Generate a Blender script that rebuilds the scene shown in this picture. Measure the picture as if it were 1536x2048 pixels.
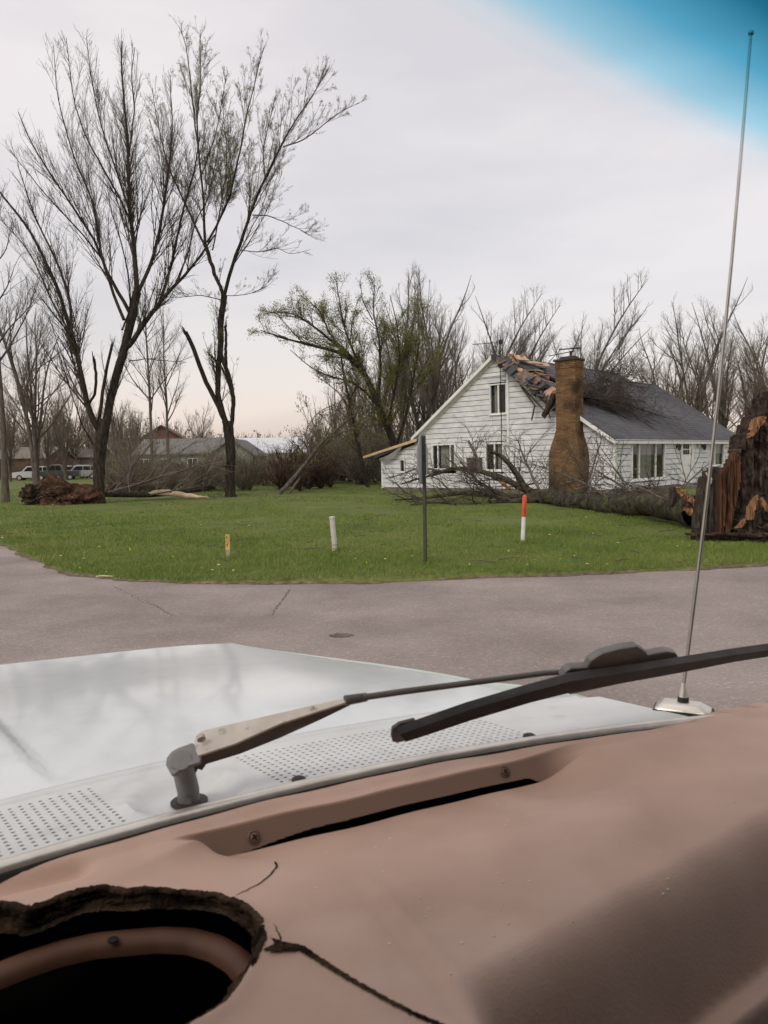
import bpy, bmesh, math
import numpy as np
from mathutils import Vector, Matrix

for o in list(bpy.data.objects):
    bpy.data.objects.remove(o, do_unlink=True)
scene = bpy.context.scene
COL = scene.collection
R_ = math.radians

# ------------------------------------------------------------------ camera, sky, sun, exposure
FPX, EYE = 1540.0, 1.7
PITCH, ROLL = R_(3.87), R_(-1.2)
cam_d = bpy.data.cameras.new('camera')
cam = bpy.data.objects.new('camera', cam_d)
COL.objects.link(cam)
CAM_M = (Matrix.Rotation(math.pi / 2 - PITCH, 3, 'X') @ Matrix.Rotation(ROLL, 3, 'Z'))
cam.matrix_world = Matrix.Translation((0, 0, EYE)) @ CAM_M.to_4x4()
cam_d.sensor_fit = 'VERTICAL'
cam_d.sensor_height = 36.0
cam_d.lens = FPX / 2048 * 36.0
cam_d.clip_start = 0.02
cam_d.clip_end = 3000
cam_d.dof.use_dof = True
cam_d.dof.focus_distance = 5.0
cam_d.dof.aperture_fstop = 11.0
scene.camera = cam

SUN_EL, SUN_AZ = 42.0, 215.0        # compass degrees clockwise from +Y: the light comes from behind, left
world = bpy.data.worlds.new('World')
scene.world = world
world.use_nodes = True
wn, wl = world.node_tree.nodes, world.node_tree.links
wn.clear()
w_out = wn.new('ShaderNodeOutputWorld')
w_add = wn.new('ShaderNodeAddShader')
w_bs = wn.new('ShaderNodeBackground'); w_bs.inputs['Strength'].default_value = 0.05
w_sky = wn.new('ShaderNodeTexSky'); w_sky.sky_type = 'NISHITA'; w_sky.sun_disc = False
w_sky.sun_elevation = R_(SUN_EL); w_sky.sun_rotation = R_(SUN_AZ)
w_sky.air_density = 1.0; w_sky.dust_density = 4.0
w_bc = wn.new('ShaderNodeBackground'); w_bc.inputs['Strength'].default_value = 0.845
w_tc = wn.new('ShaderNodeTexCoord')
w_sep = wn.new('ShaderNodeSeparateXYZ')
w_map = wn.new('ShaderNodeMapping'); w_map.inputs['Scale'].default_value = (1.0, 1.0, 4.2)
w_noi = wn.new('ShaderNodeTexNoise'); w_noi.inputs['Scale'].default_value = 1.25
w_noi.inputs['Detail'].default_value = 5.0; w_noi.inputs['Roughness'].default_value = 0.52
w_ma = wn.new('ShaderNodeMath'); w_ma.operation = 'MULTIPLY_ADD'
w_ma.inputs[1].default_value = 0.10; w_ma.inputs[2].default_value = -0.05
w_ad = wn.new('ShaderNodeMath'); w_ad.operation = 'ADD'
w_rmp = wn.new('ShaderNodeValToRGB')
els = w_rmp.color_ramp.elements
els[0].position = 0.0; els[0].color = (.84, .71, .655, 1)
els[1].position = 1.0; els[1].color = (.975, .91, .875, 1)
for p_, c_ in ((.03, (.92, .775, .69)), (.075, (.93, .81, .745)), (.11, (.89, .80, .75)), (.17, (.845, .785, .75)),
               (.30, (.905, .84, .808)), (.5, (.975, .908, .88))):
    e_ = els.new(p_); e_.color = (*c_, 1)
w_rm2 = wn.new('ShaderNodeValToRGB')
w_rm2.color_ramp.elements[0].position = .40; w_rm2.color_ramp.elements[0].color = (.84, .842, .86, 1)
w_rm2.color_ramp.elements[1].position = .60; w_rm2.color_ramp.elements[1].color = (1.06, 1.035, 1.02, 1)
w_mul = wn.new('ShaderNodeMixRGB'); w_mul.blend_type = 'MULTIPLY'; w_mul.inputs[0].default_value = 1.0
wl.new(w_tc.outputs['Generated'], w_sep.inputs[0])
wl.new(w_tc.outputs['Generated'], w_map.inputs[0])
wl.new(w_map.outputs[0], w_noi.inputs['Vector'])
wl.new(w_noi.outputs[0], w_ma.inputs[0])
wl.new(w_ma.outputs[0], w_ad.inputs[0]); wl.new(w_sep.outputs['Z'], w_ad.inputs[1])
wl.new(w_ad.outputs[0], w_rmp.inputs[0])
wl.new(w_noi.outputs[0], w_rm2.inputs[0])
wl.new(w_rmp.outputs[0], w_mul.inputs[1]); wl.new(w_rm2.outputs[0], w_mul.inputs[2])
wl.new(w_mul.outputs[0], w_bc.inputs['Color'])
wl.new(w_sky.outputs[0], w_bs.inputs['Color'])
wl.new(w_bs.outputs[0], w_add.inputs[0]); wl.new(w_bc.outputs[0], w_add.inputs[1])
wl.new(w_add.outputs[0], w_out.inputs['Surface'])

sun_d = bpy.data.lights.new('sun', 'SUN')
sun_d.energy = 0.9
sun_d.angle = R_(20)
sun_d.color = (1.0, .95, .88)
sun = bpy.data.objects.new('sun', sun_d)
COL.objects.link(sun)
sun.rotation_euler = (R_(90 - SUN_EL), 0, R_(180 - SUN_AZ) + math.pi)
_sd = Vector((math.sin(R_(SUN_AZ)) * math.cos(R_(SUN_EL)), math.cos(R_(SUN_AZ)) * math.cos(R_(SUN_EL)), math.sin(R_(SUN_EL))))
sun.rotation_euler = _sd.to_track_quat('Z', 'Y').to_euler()

vs = scene.view_settings
vs.view_transform = 'Standard'; vs.look = 'None'; vs.exposure = 0.0; vs.gamma = 1.0; vs.use_curve_mapping = False
scene.cycles.max_bounces = 8
scene.cycles.transparent_max_bounces = 24
scene.cycles.caustics_reflective = False
scene.cycles.caustics_refractive = False

# ------------------------------------------------------------------ helpers
MNP = np.array(CAM_M)
CNP = np.array([0, 0, EYE])
rng = np.random.default_rng(7)

def ray(px, py):
    return MNP @ np.array([(px - 768) / FPX, -(py - 1024) / FPX, -1.0])
def at(px, py, Y):
    d = ray(px, py); return CNP + d * Y / d[1]
def onz(px, py, z=0.0):
    d = ray(px, py); return CNP + d * (z - EYE) / d[2]
def onplane(px, py, p0, n):
    d = ray(px, py); return CNP + d * np.dot(np.asarray(p0) - CNP, n) / np.dot(d, n)

def tag(o, label=None, cat=None, group=None, kind=None):
    if label: o['label'] = label
    if cat: o['category'] = cat
    if group: o['group'] = group
    if kind: o['kind'] = kind
    return o

def thing(name, label, cat, loc=(0, 0, 0), rz=0.0, group=None):
    o = bpy.data.objects.new(name, None); COL.objects.link(o)
    o.location = loc; o.rotation_euler = (0, 0, rz)
    o.empty_display_size = .2
    return tag(o, label, cat, group)

def link(name, me, m=None, parent=None):
    o = bpy.data.objects.new(name, me); COL.objects.link(o)
    if m is not None and not me.materials: me.materials.append(m)
    if parent is not None: o.parent = parent
    return o

def mesh_np(name, V, Q=None, T=None, smooth=False, tint=None):
    """mesh from numpy verts, quads and triangles"""
    V = np.asarray(V, np.float32).reshape(-1, 3)
    nq = 0 if Q is None else len(Q); nt = 0 if T is None else len(T)
    me = bpy.data.meshes.new(name)
    me.vertices.add(len(V)); me.vertices.foreach_set('co', V.ravel())
    parts, starts = [], []
    if nq: parts.append(np.asarray(Q, np.int32).ravel())
    if nt: parts.append(np.asarray(T, np.int32).ravel())
    li = np.concatenate(parts)
    me.loops.add(len(li)); me.loops.foreach_set('vertex_index', li)
    st = np.concatenate([np.arange(nq) * 4, nq * 4 + np.arange(nt) * 3]).astype(np.int32)
    me.polygons.add(nq + nt)
    me.polygons.foreach_set('loop_start', st)
    me.update(calc_edges=True)
    if smooth: me.polygons.foreach_set('use_smooth', np.ones(nq + nt, bool))
    if tint is not None:
        a = me.attributes.new('tint', 'FLOAT', 'FACE'); a.data.foreach_set('value', np.asarray(tint, np.float32))
    me.validate()
    return me

class MB:
    """collects small solids, links them as ONE mesh"""
    def __init__(s): s.v, s.f, s.t = [], [], []
    def add(s, vs_, fs_, t=None):
        b = len(s.v); s.v += [tuple(map(float, v)) for v in vs_]
        tt = rng.random() if t is None else t
        for f in fs_: s.f.append(tuple(b + i for i in f)); s.t.append(tt)
        return s
    def box(s, x0, x1, y0, y1, z0, z1, M=None, t=None):
        vs_ = [Vector(p) for p in ((x0,y0,z0),(x1,y0,z0),(x1,y1,z0),(x0,y1,z0),(x0,y0,z1),(x1,y0,z1),(x1,y1,z1),(x0,y1,z1))]
        if M is not None: vs_ = [M @ v for v in vs_]
        return s.add(vs_, [(3,2,1,0),(4,5,6,7),(0,1,5,4),(1,2,6,5),(2,3,7,6),(3,0,4,7)], t)
    def prism(s, poly, f, d0, d1, t=None):
        """poly of 2-D points, f(a, b, d) -> 3-D"""
        n = len(poly)
        vs_ = [f(a, b, d0) for a, b in poly] + [f(a, b, d1) for a, b in poly]
        fs_ = [tuple(range(n))[::-1], tuple(range(n, 2 * n))] + [(i, (i + 1) % n, n + (i + 1) % n, n + i) for i in range(n)]
        return s.add(vs_, fs_, t)
    def tube(s, pts, rad, n=8, cap=True, t=None, squash=None):
        pts = [Vector(p) for p in pts]; k = len(pts)
        if not hasattr(rad, '__len__'): rad = [rad] * k
        rings = []
        up = Vector((0, 0, 1))
        d0 = (pts[-1] - pts[0]).normalized()
        if abs(d0.z) > .9: up = Vector((1, 0, 0))
        for i, p in enumerate(pts):
            d = (pts[min(i + 1, k - 1)] - pts[max(i - 1, 0)]).normalized()
            a = d.cross(up).normalized(); b = a.cross(d).normalized()
            q = squash or (1, 1)
            rings.append([p + (a * math.cos(2 * math.pi * j / n) * q[0] + b * math.sin(2 * math.pi * j / n) * q[1]) * rad[i] for j in range(n)])
        vs_ = [v for r in rings for v in r]
        fs_ = [(i * n + j, i * n + (j + 1) % n, (i + 1) * n + (j + 1) % n, (i + 1) * n + j) for i in range(k - 1) for j in range(n)]
        if cap: fs_ += [tuple(range(n))[::-1], tuple((k - 1) * n + j for j in range(n))]
        return s.add(vs_, fs_, t)
    def lathe(s, prof, loc=(0, 0, 0), n=16, M=None, t=None):
        vs_ = []
        for r, z in prof:
            for j in range(n):
                v = Vector((r * math.cos(2 * math.pi * j / n), r * math.sin(2 * math.pi * j / n), z))
                if M is not None: v = M @ v
                vs_.append(v + Vector(loc))
        k = len(prof)
        fs_ = [(i * n + j, i * n + (j + 1) % n, (i + 1) * n + (j + 1) % n, (i + 1) * n + j) for i in range(k - 1) for j in range(n)]
        fs_ += [tuple(range(n))[::-1], tuple((k - 1) * n + j for j in range(n))]
        return s.add(vs_, fs_, t)
    def mesh(s, name, smooth=False, bevel=0.0, fix=True):
        me = bpy.data.meshes.new(name)
        me.from_pydata(s.v, [], s.f)
        a = me.attributes.new('tint', 'FLOAT', 'FACE'); a.data.foreach_set('value', np.asarray(s.t, np.float32))
        if fix or bevel:
            bm = bmesh.new(); bm.from_mesh(me)
            bmesh.ops.recalc_face_normals(bm, faces=bm.faces)
            if bevel:
                es = [e for e in bm.edges if len(e.link_faces) == 2 and e.calc_face_angle(0) > .6]
                bmesh.ops.bevel(bm, geom=es, offset=bevel, segments=2, affect='EDGES', profile=.6)
            bm.to_mesh(me); bm.free()
        if smooth:
            me.polygons.foreach_set('use_smooth', np.ones(len(me.polygons), bool))
            try: me.set_sharp_from_angle(angle=R_(40))
            except Exception: pass
        me.update()
        return me
    def build(s, name, m, parent=None, smooth=False, bevel=0.0):
        return link(name, s.mesh(name, smooth, bevel), m, parent)

def mat(name, c1, c2=None, scale=4.0, rough=.8, bump=0.0, bscale=30.0, metal=0.0, spec=.3, attr=False, stretch=(1, 1, 1),
        detail=4.0, lo=.35, hi=.65, coat=0.0, c3=None, s3=20.0, w3=(.55, .7), bdist=.02, transl=0.0):
    m = bpy.data.materials.new(name); m.use_nodes = True
    nt = m.node_tree; n, l = nt.nodes, nt.links
    b = n['Principled BSDF']
    b.inputs['Roughness'].default_value = rough; b.inputs['Metallic'].default_value = metal
    b.inputs['Specular IOR Level'].default_value = spec
    if coat: b.inputs['Coat Weight'].default_value = coat; b.inputs['Coat Roughness'].default_value = .11
    tc = n.new('ShaderNodeTexCoord'); mp = n.new('ShaderNodeMapping'); mp.inputs['Scale'].default_value = stretch
    l.new(tc.outputs['Object'], mp.inputs[0])
    col = None
    if c2 is not None:
        rp = n.new('ShaderNodeValToRGB')
        if attr:
            at_ = n.new('ShaderNodeAttribute'); at_.attribute_name = 'tint'
            l.new(at_.outputs['Fac'], rp.inputs[0]); lo, hi = 0.0, 1.0
        else:
            no = n.new('ShaderNodeTexNoise'); no.inputs['Scale'].default_value = scale; no.inputs['Detail'].default_value = detail
            l.new(mp.outputs[0], no.inputs['Vector']); l.new(no.outputs[0], rp.inputs[0])
        rp.color_ramp.elements[0].position = lo; rp.color_ramp.elements[0].color = (*c1, 1)
        rp.color_ramp.elements[1].position = hi; rp.color_ramp.elements[1].color = (*c2, 1)
        col = rp.outputs[0]
        if c3 is not None:
            n3 = n.new('ShaderNodeTexNoise'); n3.inputs['Scale'].default_value = s3; n3.inputs['Detail'].default_value = 5
            l.new(mp.outputs[0], n3.inputs['Vector'])
            r3 = n.new('ShaderNodeValToRGB'); r3.color_ramp.elements[0].position = w3[0]; r3.color_ramp.elements[1].position = w3[1]
            l.new(n3.outputs[0], r3.inputs[0])
            mx = n.new('ShaderNodeMixRGB'); l.new(r3.outputs[0], mx.inputs[0]); l.new(col, mx.inputs[1]); mx.inputs[2].default_value = (*c3, 1)
            col = mx.outputs[0]
        l.new(col, b.inputs['Base Color'])
    else:
        b.inputs['Base Color'].default_value = (*c1, 1)
    if bump:
        nb = n.new('ShaderNodeTexNoise'); nb.inputs['Scale'].default_value = bscale; nb.inputs['Detail'].default_value = 5
        l.new(mp.outputs[0], nb.inputs['Vector'])
        bp = n.new('ShaderNodeBump'); bp.inputs['Strength'].default_value = bump; bp.inputs['Distance'].default_value = bdist
        l.new(nb.outputs[0], bp.inputs['Height']); l.new(bp.outputs[0], b.inputs['Normal'])
    return m

def glass_mat(name, tint=(1, 1, 1), refl=.06, rough=.02):
    m = bpy.data.materials.new(name); m.use_nodes = True
    n, l = m.node_tree.nodes, m.node_tree.links
    n.remove(n['Principled BSDF'])
    tr = n.new('ShaderNodeBsdfTransparent'); tr.inputs[0].default_value = (*tint, 1)
    gl = n.new('ShaderNodeBsdfGlossy'); gl.inputs['Roughness'].default_value = rough
    mx = n.new('ShaderNodeMixShader')
    lw = n.new('ShaderNodeLayerWeight'); lw.inputs['Blend'].default_value = .25
    mu = n.new('ShaderNodeMath'); mu.operation = 'MULTIPLY_ADD'; mu.inputs[1].default_value = .18; mu.inputs[2].default_value = refl * .6
    l.new(lw.outputs['Fresnel'], mu.inputs[0]); l.new(mu.outputs[0], mx.inputs[0])
    l.new(tr.outputs[0], mx.inputs[1]); l.new(gl.outputs[0], mx.inputs[2]); l.new(mx.outputs[0], n['Material Output'].inputs[0])
    return m

M = {}
M['bark'] = mat('bark', (.020, .016, .013), (.060, .050, .040), 6, .95, .6, 25, stretch=(2, 2, .5), spec=.1)
M['bark_grey'] = mat('bark_grey', (.070, .060, .050), (.15, .130, .108), 5, .95, .6, 18, stretch=(2, 2, .5), spec=.1)
M['bark_moss'] = mat('bark_moss', (.026, .023, .018), (.085, .077, .054), 7, .95, 1.0, 16, spec=.1, c3=(.10, .11, .045), s3=3)
M['twig'] = mat('twig', (.055, .045, .038), (.11, .090, .074), 2, .95, spec=.1)
M['twig_grey'] = mat('twig_grey', (.145, .122, .102), (.235, .204, .174), 2, .95, spec=.1)
M['twig_red'] = mat('twig_red', (.11, .060, .050), (.21, .125, .10), 2, .95, spec=.1)
M['bud'] = mat('bud', (.15, .14, .05), (.28, .26, .10), 2, .85, attr=True, spec=.1)
M['leaf'] = mat('leaf', (.12, .135, .028), (.27, .27, .075), 2, .75, attr=True, spec=.15)
M['leaf_dull'] = mat('leaf_dull', (.13, .135, .042), (.27, .26, .09), 2, .8, attr=True, spec=.1)
M['needle'] = mat('needle', (.018, .032, .016), (.045, .065, .030), 2, .8, attr=True, spec=.1)
M['soil'] = mat('soil', (.026, .019, .016), (.092, .064, .050), 6, 1.0, 1.0, 9, spec=.05, bdist=.12)
M['soil_red'] = mat('soil_red', (.030, .019, .015), (.115, .062, .040), 5.0, 1.0, 1.0, 14, spec=.05, bdist=.1, stretch=(1, 1, 1))
M['wood_raw'] = mat('wood_raw', (.17, .075, .033), (.46, .265, .135), 5, .75, .8, 30, stretch=(6, 6, .6), spec=.2)
M['wood_rot'] = mat('wood_rot', (.050, .025, .016), (.165, .078, .042), 2.5, .85, .7, 20, stretch=(5, 5, .5), spec=.1)
M['wood_pale'] = mat('wood_pale', (.55, .40, .26), (.74, .58, .40), 4, .7, .3, 25, spec=.2)
M['wood_tan'] = mat('wood_tan', (.50, .35, .20), (.64, .47, .30), 5, .7, .2, 25, spec=.2)
M['siding'] = mat('siding', (.56, .575, .59), (.74, .745, .735), 1.3, .55, .15, 20, spec=.3, stretch=(1, 1, 3), c3=(.47, .485, .51), s3=2.2, w3=(.50, .78))
M['white'] = mat('white_trim', (.70, .70, .69), (.80, .80, .78), 3, .5)
M['roofing'] = mat('roofing', (.068, .068, .074), (.118, .118, .128), 3, .95, attr=True, bump=.5, bscale=120, bdist=.005, spec=.15)
M['roof_base'] = mat('roof_base', (.05, .048, .05), (.07, .068, .07), 3, .95, spec=.15)
M['ply'] = mat('ply', (.46, .31, .20), (.62, .45, .30), 4, .8, .3, 30, spec=.1)
M['pinkwood'] = mat('pinkwood', (.40, .24, .18), (.55, .36, .28), 4, .85, .3, 20, spec=.1)
M['brick'] = mat('brick', (.115, .068, .036), (.25, .155, .080), 1, .9, attr=True, bump=.5, bscale=60, bdist=.01, spec=.1, c3=(.055, .036, .024), s3=1.1, w3=(.50, .70))
M['mortar'] = mat('mortar', (.15, .10, .06), (.22, .155, .10), 4, .95, spec=.1)
M['black_rough'] = mat('black_rough', (.012, .012, .012), rough=.7)
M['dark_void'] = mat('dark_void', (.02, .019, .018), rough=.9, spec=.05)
M['curtain'] = mat('curtain', (.46, .44, .40), (.62, .60, .55), 12, .9, .5, 30, stretch=(1, 1, .05), spec=.1)
M['glass'] = glass_mat('window_glass', (.80, .82, .82), .05)
M['stone'] = mat('foundation', (.12, .105, .09), (.22, .20, .175), 6, .95, .5, 20, spec=.1)
M['iron'] = mat('iron', (.020, .019, .018), rough=.6)
M['road'] = None
M['steel'] = mat('galvanised', (.42, .43, .45), (.50, .51, .53), 6, .45, metal=.7)
M['sign_post'] = mat('sign_post', (.045, .048, .036), (.075, .078, .06), 10, .7, metal=.2)
M['plastic_white'] = mat('plastic_white', (.62, .63, .59), (.72, .72, .68), 8, .5)
M['plastic_grey'] = mat('plastic_grey', (.46, .45, .40), (.54, .53, .47), 8, .6)
M['plastic_orange'] = mat('plastic_orange', (.58, .085, .040), (.68, .13, .065), 14, .5)
M['yellow_paint'] = mat('yellow_paint', (.52, .34, .085), (.62, .44, .15), 14, .7)
M['ink'] = mat('ink', (.035, .022, .012), rough=.8)
M['ink_red'] = mat('ink_red', (.26, .02, .012), rough=.6)
M['stake_wood'] = mat('stake_wood', (.28, .22, .13), (.40, .33, .22), 12, .8, .3, 30)
M['flag'] = mat('flag', (.75, .62, .05), rough=.6)
M['truck_paint'] = mat('truck_paint', (.655, .695, .70), (.70, .735, .735), 5, .35, coat=.75, spec=.4, c3=(.61, .65, .655), s3=14, w3=(.5, .75), bump=.03, bscale=3, bdist=.02)
M['cowl_paint'] = mat('cowl_paint', (.60, .62, .61), (.68, .69, .68), 7, .5, spec=.35, c3=(.55, .55, .53), s3=20, w3=(.55, .75))
M['dash'] = mat('dash_vinyl', (.50, .335, .255), (.61, .415, .322), 5, .58, spec=.30, detail=12, bump=.25, bscale=260, bdist=.002, c3=(.64, .46, .37), s3=7, w3=(.52, .85))
M['dash_dark'] = mat('dash_foam', (.018, .012, .008), (.10, .066, .042), 38, .95, 1.0, 160, bdist=.01, spec=.05)
M['bezel'] = mat('dash_bezel', (.12, .058, .034), (.18, .090, .054), 12, .55, spec=.3)
M['chrome'] = mat('chrome', (.66, .62, .55), (.78, .74, .67), 20, .36, metal=.75, bump=.05, bscale=60)
M['rubber'] = mat('rubber', (.020, .019, .018), (.035, .033, .031), 20, .6)
M['wiper_metal'] = mat('wiper_metal', (.50, .45, .39), (.60, .55, .49), 30, .5, metal=.1, c3=(.20, .17, .145), s3=45, w3=(.60, .72), bump=.1, bscale=200, bdist=.002)
M['wiper_grey'] = mat('wiper_grey', (.17, .165, .16), (.22, .215, .21), 20, .55, spec=.4)
M['wiper_dark'] = mat('wiper_dark', (.075, .068, .060), (.105, .096, .085), 20, .5, spec=.4)
M['dark_lining'] = mat('cab_trim', (.045, .034, .028), (.060, .046, .038), 4, .8)  # cab lining, darkened to cut light bounced onto the dash

for k_ in ('leaf', 'leaf_dull', 'bud'):           # thin leaves let some of the light through
    nt_ = M[k_].node_tree; pb = nt_.nodes['Principled BSDF']; src = pb.inputs['Base Color'].links[0].from_socket
    tl = nt_.nodes.new('ShaderNodeBsdfTranslucent'); mx_ = nt_.nodes.new('ShaderNodeMixShader'); mx_.inputs[0].default_value = .45
    nt_.links.new(src, tl.inputs[0]); nt_.links.new(pb.outputs[0], mx_.inputs[1]); nt_.links.new(tl.outputs[0], mx_.inputs[2])
    nt_.links.new(mx_.outputs[0], nt_.nodes['Material Output'].inputs[0])

# ------------------------------------------------------------------ setting: road, lawn
def road_mat():
    m = bpy.data.materials.new('asphalt'); m.use_nodes = True
    n, l = m.node_tree.nodes, m.node_tree.links
    b = n['Principled BSDF']; b.inputs['Roughness'].default_value = .88; b.inputs['Specular IOR Level'].default_value = .25
    tc = n.new('ShaderNodeTexCoord')
    big = n.new('ShaderNodeTexNoise'); big.inputs['Scale'].default_value = .55; big.inputs['Detail'].default_value = 6; big.inputs['Roughness'].default_value = .6
    l.new(tc.outputs['Object'], big.inputs['Vector'])
    rp = n.new('ShaderNodeValToRGB')
    rp.color_ramp.elements[0].position = .36; rp.color_ramp.elements[0].color = (.205, .172, .156, 1)
    rp.color_ramp.elements[1].position = .64; rp.color_ramp.elements[1].color = (.292, .250, .229, 1)
    l.new(big.outputs[0], rp.inputs[0])
    vo = n.new('ShaderNodeTexVoronoi'); vo.inputs['Scale'].default_value = 55
    l.new(tc.outputs['Object'], vo.inputs['Vector'])
    wn_ = n.new('ShaderNodeSeparateColor'); l.new(vo.outputs['Color'], wn_.inputs[0])
    r2 = n.new('ShaderNodeValToRGB')
    r2.color_ramp.elements[0].position = 0; r2.color_ramp.elements[0].color = (.90, .90, .90, 1)
    r2.color_ramp.elements[1].position = 1; r2.color_ramp.elements[1].color = (1.45, 1.45, 1.45, 1)
    e = r2.color_ramp.elements.new(.8); e.color = (1.06, 1.06, 1.06, 1)
    e = r2.color_ramp.elements.new(.93); e.color = (1.18, 1.17, 1.16, 1)
    l.new(wn_.outputs[0], r2.inputs[0])
    mx = n.new('ShaderNodeMixRGB'); mx.blend_type = 'MULTIPLY'; mx.inputs[0].default_value = 1
    l.new(rp.outputs[0], mx.inputs[1]); l.new(r2.outputs[0], mx.inputs[2])
    l.new(mx.outputs[0], b.inputs['Base Color'])
    bp = n.new('ShaderNodeBump'); bp.inputs['Strength'].default_value = .5; bp.inputs['Distance'].default_value = .006
    l.new(vo.outputs['Distance'], bp.inputs['Height']); l.new(bp.outputs[0], b.inputs['Normal'])
    return m
M['road'] = road_mat()

def grass_mat(name, blades):
    m = bpy.data.materials.new(name); m.use_nodes = True
    n, l = m.node_tree.nodes, m.node_tree.links
    b = n['Principled BSDF']; b.inputs['Roughness'].default_value = .8; b.inputs['Specular IOR Level'].default_value = .15
    tc = n.new('ShaderNodeTexCoord')
    no = n.new('ShaderNodeTexNoise'); no.inputs['Scale'].default_value = .45; no.inputs['Detail'].default_value = 7; no.inputs['Roughness'].default_value = .62
    l.new(tc.outputs['Object'], no.inputs['Vector'])
    rp = n.new('ShaderNodeValToRGB')
    rp.color_ramp.elements[0].position = .30; rp.color_ramp.elements[0].color = (.122, .186, .039, 1)
    rp.color_ramp.elements[1].position = .72; rp.color_ramp.elements[1].color = (.226, .256, .080, 1)
    e = rp.color_ramp.elements.new(.5); e.color = (.170, .226, .054, 1)
    l.new(no.outputs[0], rp.inputs[0])
    mx = n.new('ShaderNodeMixRGB'); mx.blend_type = 'MULTIPLY'; mx.inputs[0].default_value = 1
    l.new(rp.outputs[0], mx.inputs[1])
    if blades:
        a = n.new('ShaderNodeAttribute'); a.attribute_name = 'tint'
        r2 = n.new('ShaderNodeValToRGB'); l.new(a.outputs['Fac'], r2.inputs[0])
        r2.color_ramp.elements[0].color = (.70, .76, .70, 1); r2.color_ramp.elements[1].color = (1.55, 1.42, 1.5, 1)
        e = r2.color_ramp.elements.new(.85); e.color = (1.12, 1.1, 1.05, 1)
    else:
        n2 = n.new('ShaderNodeTexNoise'); n2.inputs['Scale'].default_value = 14; n2.inputs['Detail'].default_value = 6
        l.new(tc.outputs['Object'], n2.inputs['Vector'])
        r2 = n.new('ShaderNodeValToRGB'); l.new(n2.outputs[0], r2.inputs[0])
        r2.color_ramp.elements[0].position = .3; r2.color_ramp.elements[0].color = (.46, .42, .46, 1)
        r2.color_ramp.elements[1].position = .7; r2.color_ramp.elements[1].color = (.86, .80, .86, 1)
    l.new(r2.outputs[0], mx.inputs[2])
    l.new(mx.outputs[0], b.inputs['Base Color'])
    return m
M['lawn'] = grass_mat('lawn_turf', False)
M['blade'] = grass_mat('grass_blade', True)

# road: one big sheet
V = [(-120, -60, 0), (120, -60, 0), (120, 40, 0), (-120, 40, 0)]
road = tag(link('road', mesh_np('road', V, Q=[(0, 1, 2, 3)]), M['road']), kind='structure')

# lawn edge in plan, from the corner of the two roads round to the right
EDGE = np.array([(-60, 88), (-34, 53), (-20, 33.5), (-12.6, 22.8), (-8.5, 16.95), (-6.7, 14.45), (-5.8, 13.1), (-5.15, 12.3), (-4.6, 11.75), (-3.9, 11.3), (-3.2, 11.05),
                 (-2.27, 10.78), (-1.19, 10.64), (0, 10.62), (1.63, 10.84), (3.46, 11.02), (4.6, 11.16), (5.8, 11.5), (8.5, 11.9), (14, 12.6), (30, 14.6), (110, 25)], float)
def resample(P, n):
    d = np.r_[0, np.cumsum(np.linalg.norm(np.diff(P, axis=0), axis=1))]
    s = np.linspace(0, d[-1], n)
    return np.stack([np.interp(s, d, P[:, i]) for i in range(P.shape[1])], 1)
seg = [EDGE[:5], EDGE[4:19], EDGE[18:]]
E_ = np.vstack([resample(EDGE[:5], 40)[:-1], resample(EDGE[4:19], 520)[:-1], resample(EDGE[18:], 40)])
def wob(s, fr, seed):
    r = np.random.default_rng(seed)
    return sum(np.sin(s * f * fr + r.uniform(0, 6.28)) / f ** .8 for f in (1, 2.3, 4.1, 7.7, 13.0))
sl_ = np.r_[0, np.cumsum(np.linalg.norm(np.diff(E_, axis=0), axis=1))]
nrm = np.stack([-np.gradient(E_[:, 1]), np.gradient(E_[:, 0])], 1); nrm /= np.linalg.norm(nrm, axis=1)[:, None]
E_ = E_ + nrm * (wob(sl_, 2.2, 3) * .034)[:, None]
def ground_z(x, y):
    return .062 + .03 * np.sin(x * .31 + 1) * np.sin(y * .23) + .02 * np.sin(x * .9 + y * .7)
# rows go outward from the edge
offs = [0, .02, .08, .25, .6, 1.2, 2.2, 4, 7, 12, 20, 34, 60, 110, 240, 600, 1500]
ne = len(E_)
rows = []
for k, o_ in enumerate(offs):
    if o_ <= .6: P = E_ + nrm * o_
    else:
        tgt = np.stack([E_[:, 0] * (1 + o_ / 30.), E_[:, 1] + o_], 1); P = tgt + nrm * .0
    z = ground_z(P[:, 0], P[:, 1])
    if k == 0: z = np.full(ne, .004)
    elif k == 1: z = np.full(ne, .022)
    elif o_ > 60: z = np.full(ne, .035)
    rows.append(np.c_[P, z])
V = np.vstack(rows)
Q = [(k * ne + i, k * ne + i + 1, (k + 1) * ne + i + 1, (k + 1) * ne + i) for k in range(len(offs) - 1) for i in range(ne - 1)]
lawn = tag(link('lawn', mesh_np('lawn', V, Q=Q, smooth=True), M['lawn']), kind='structure')
# bare soil verge along the lawn edge
Pin = E_ + nrm * (.03 + .02 * wob(sl_, 3.1, 8))[:, None]; Pout = E_ - nrm * (.045 + .03 * wob(sl_, 1.7, 5) + .03 * wob(sl_, 5.0, 6) * .5)[:, None]
V = np.vstack([np.c_[Pout, np.full(ne, .004)], np.c_[(Pin * .5 + Pout * .5), np.full(ne, .012)], np.c_[Pin, np.full(ne, .03)]])
Q = [(k * ne + i, k * ne + i + 1, (k + 1) * ne + i + 1, (k + 1) * ne + i) for k in range(2) for i in range(ne - 1)]
M['verge'] = mat('verge_soil', (.10, .072, .050), (.22, .17, .125), 9, 1.0, .6, 60, spec=.05, c3=(.10, .10, .045), s3=5, w3=(.5, .6))
tag(link('verge', mesh_np('verge', V, Q=Q, smooth=True), M['verge']), kind='structure')

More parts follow.
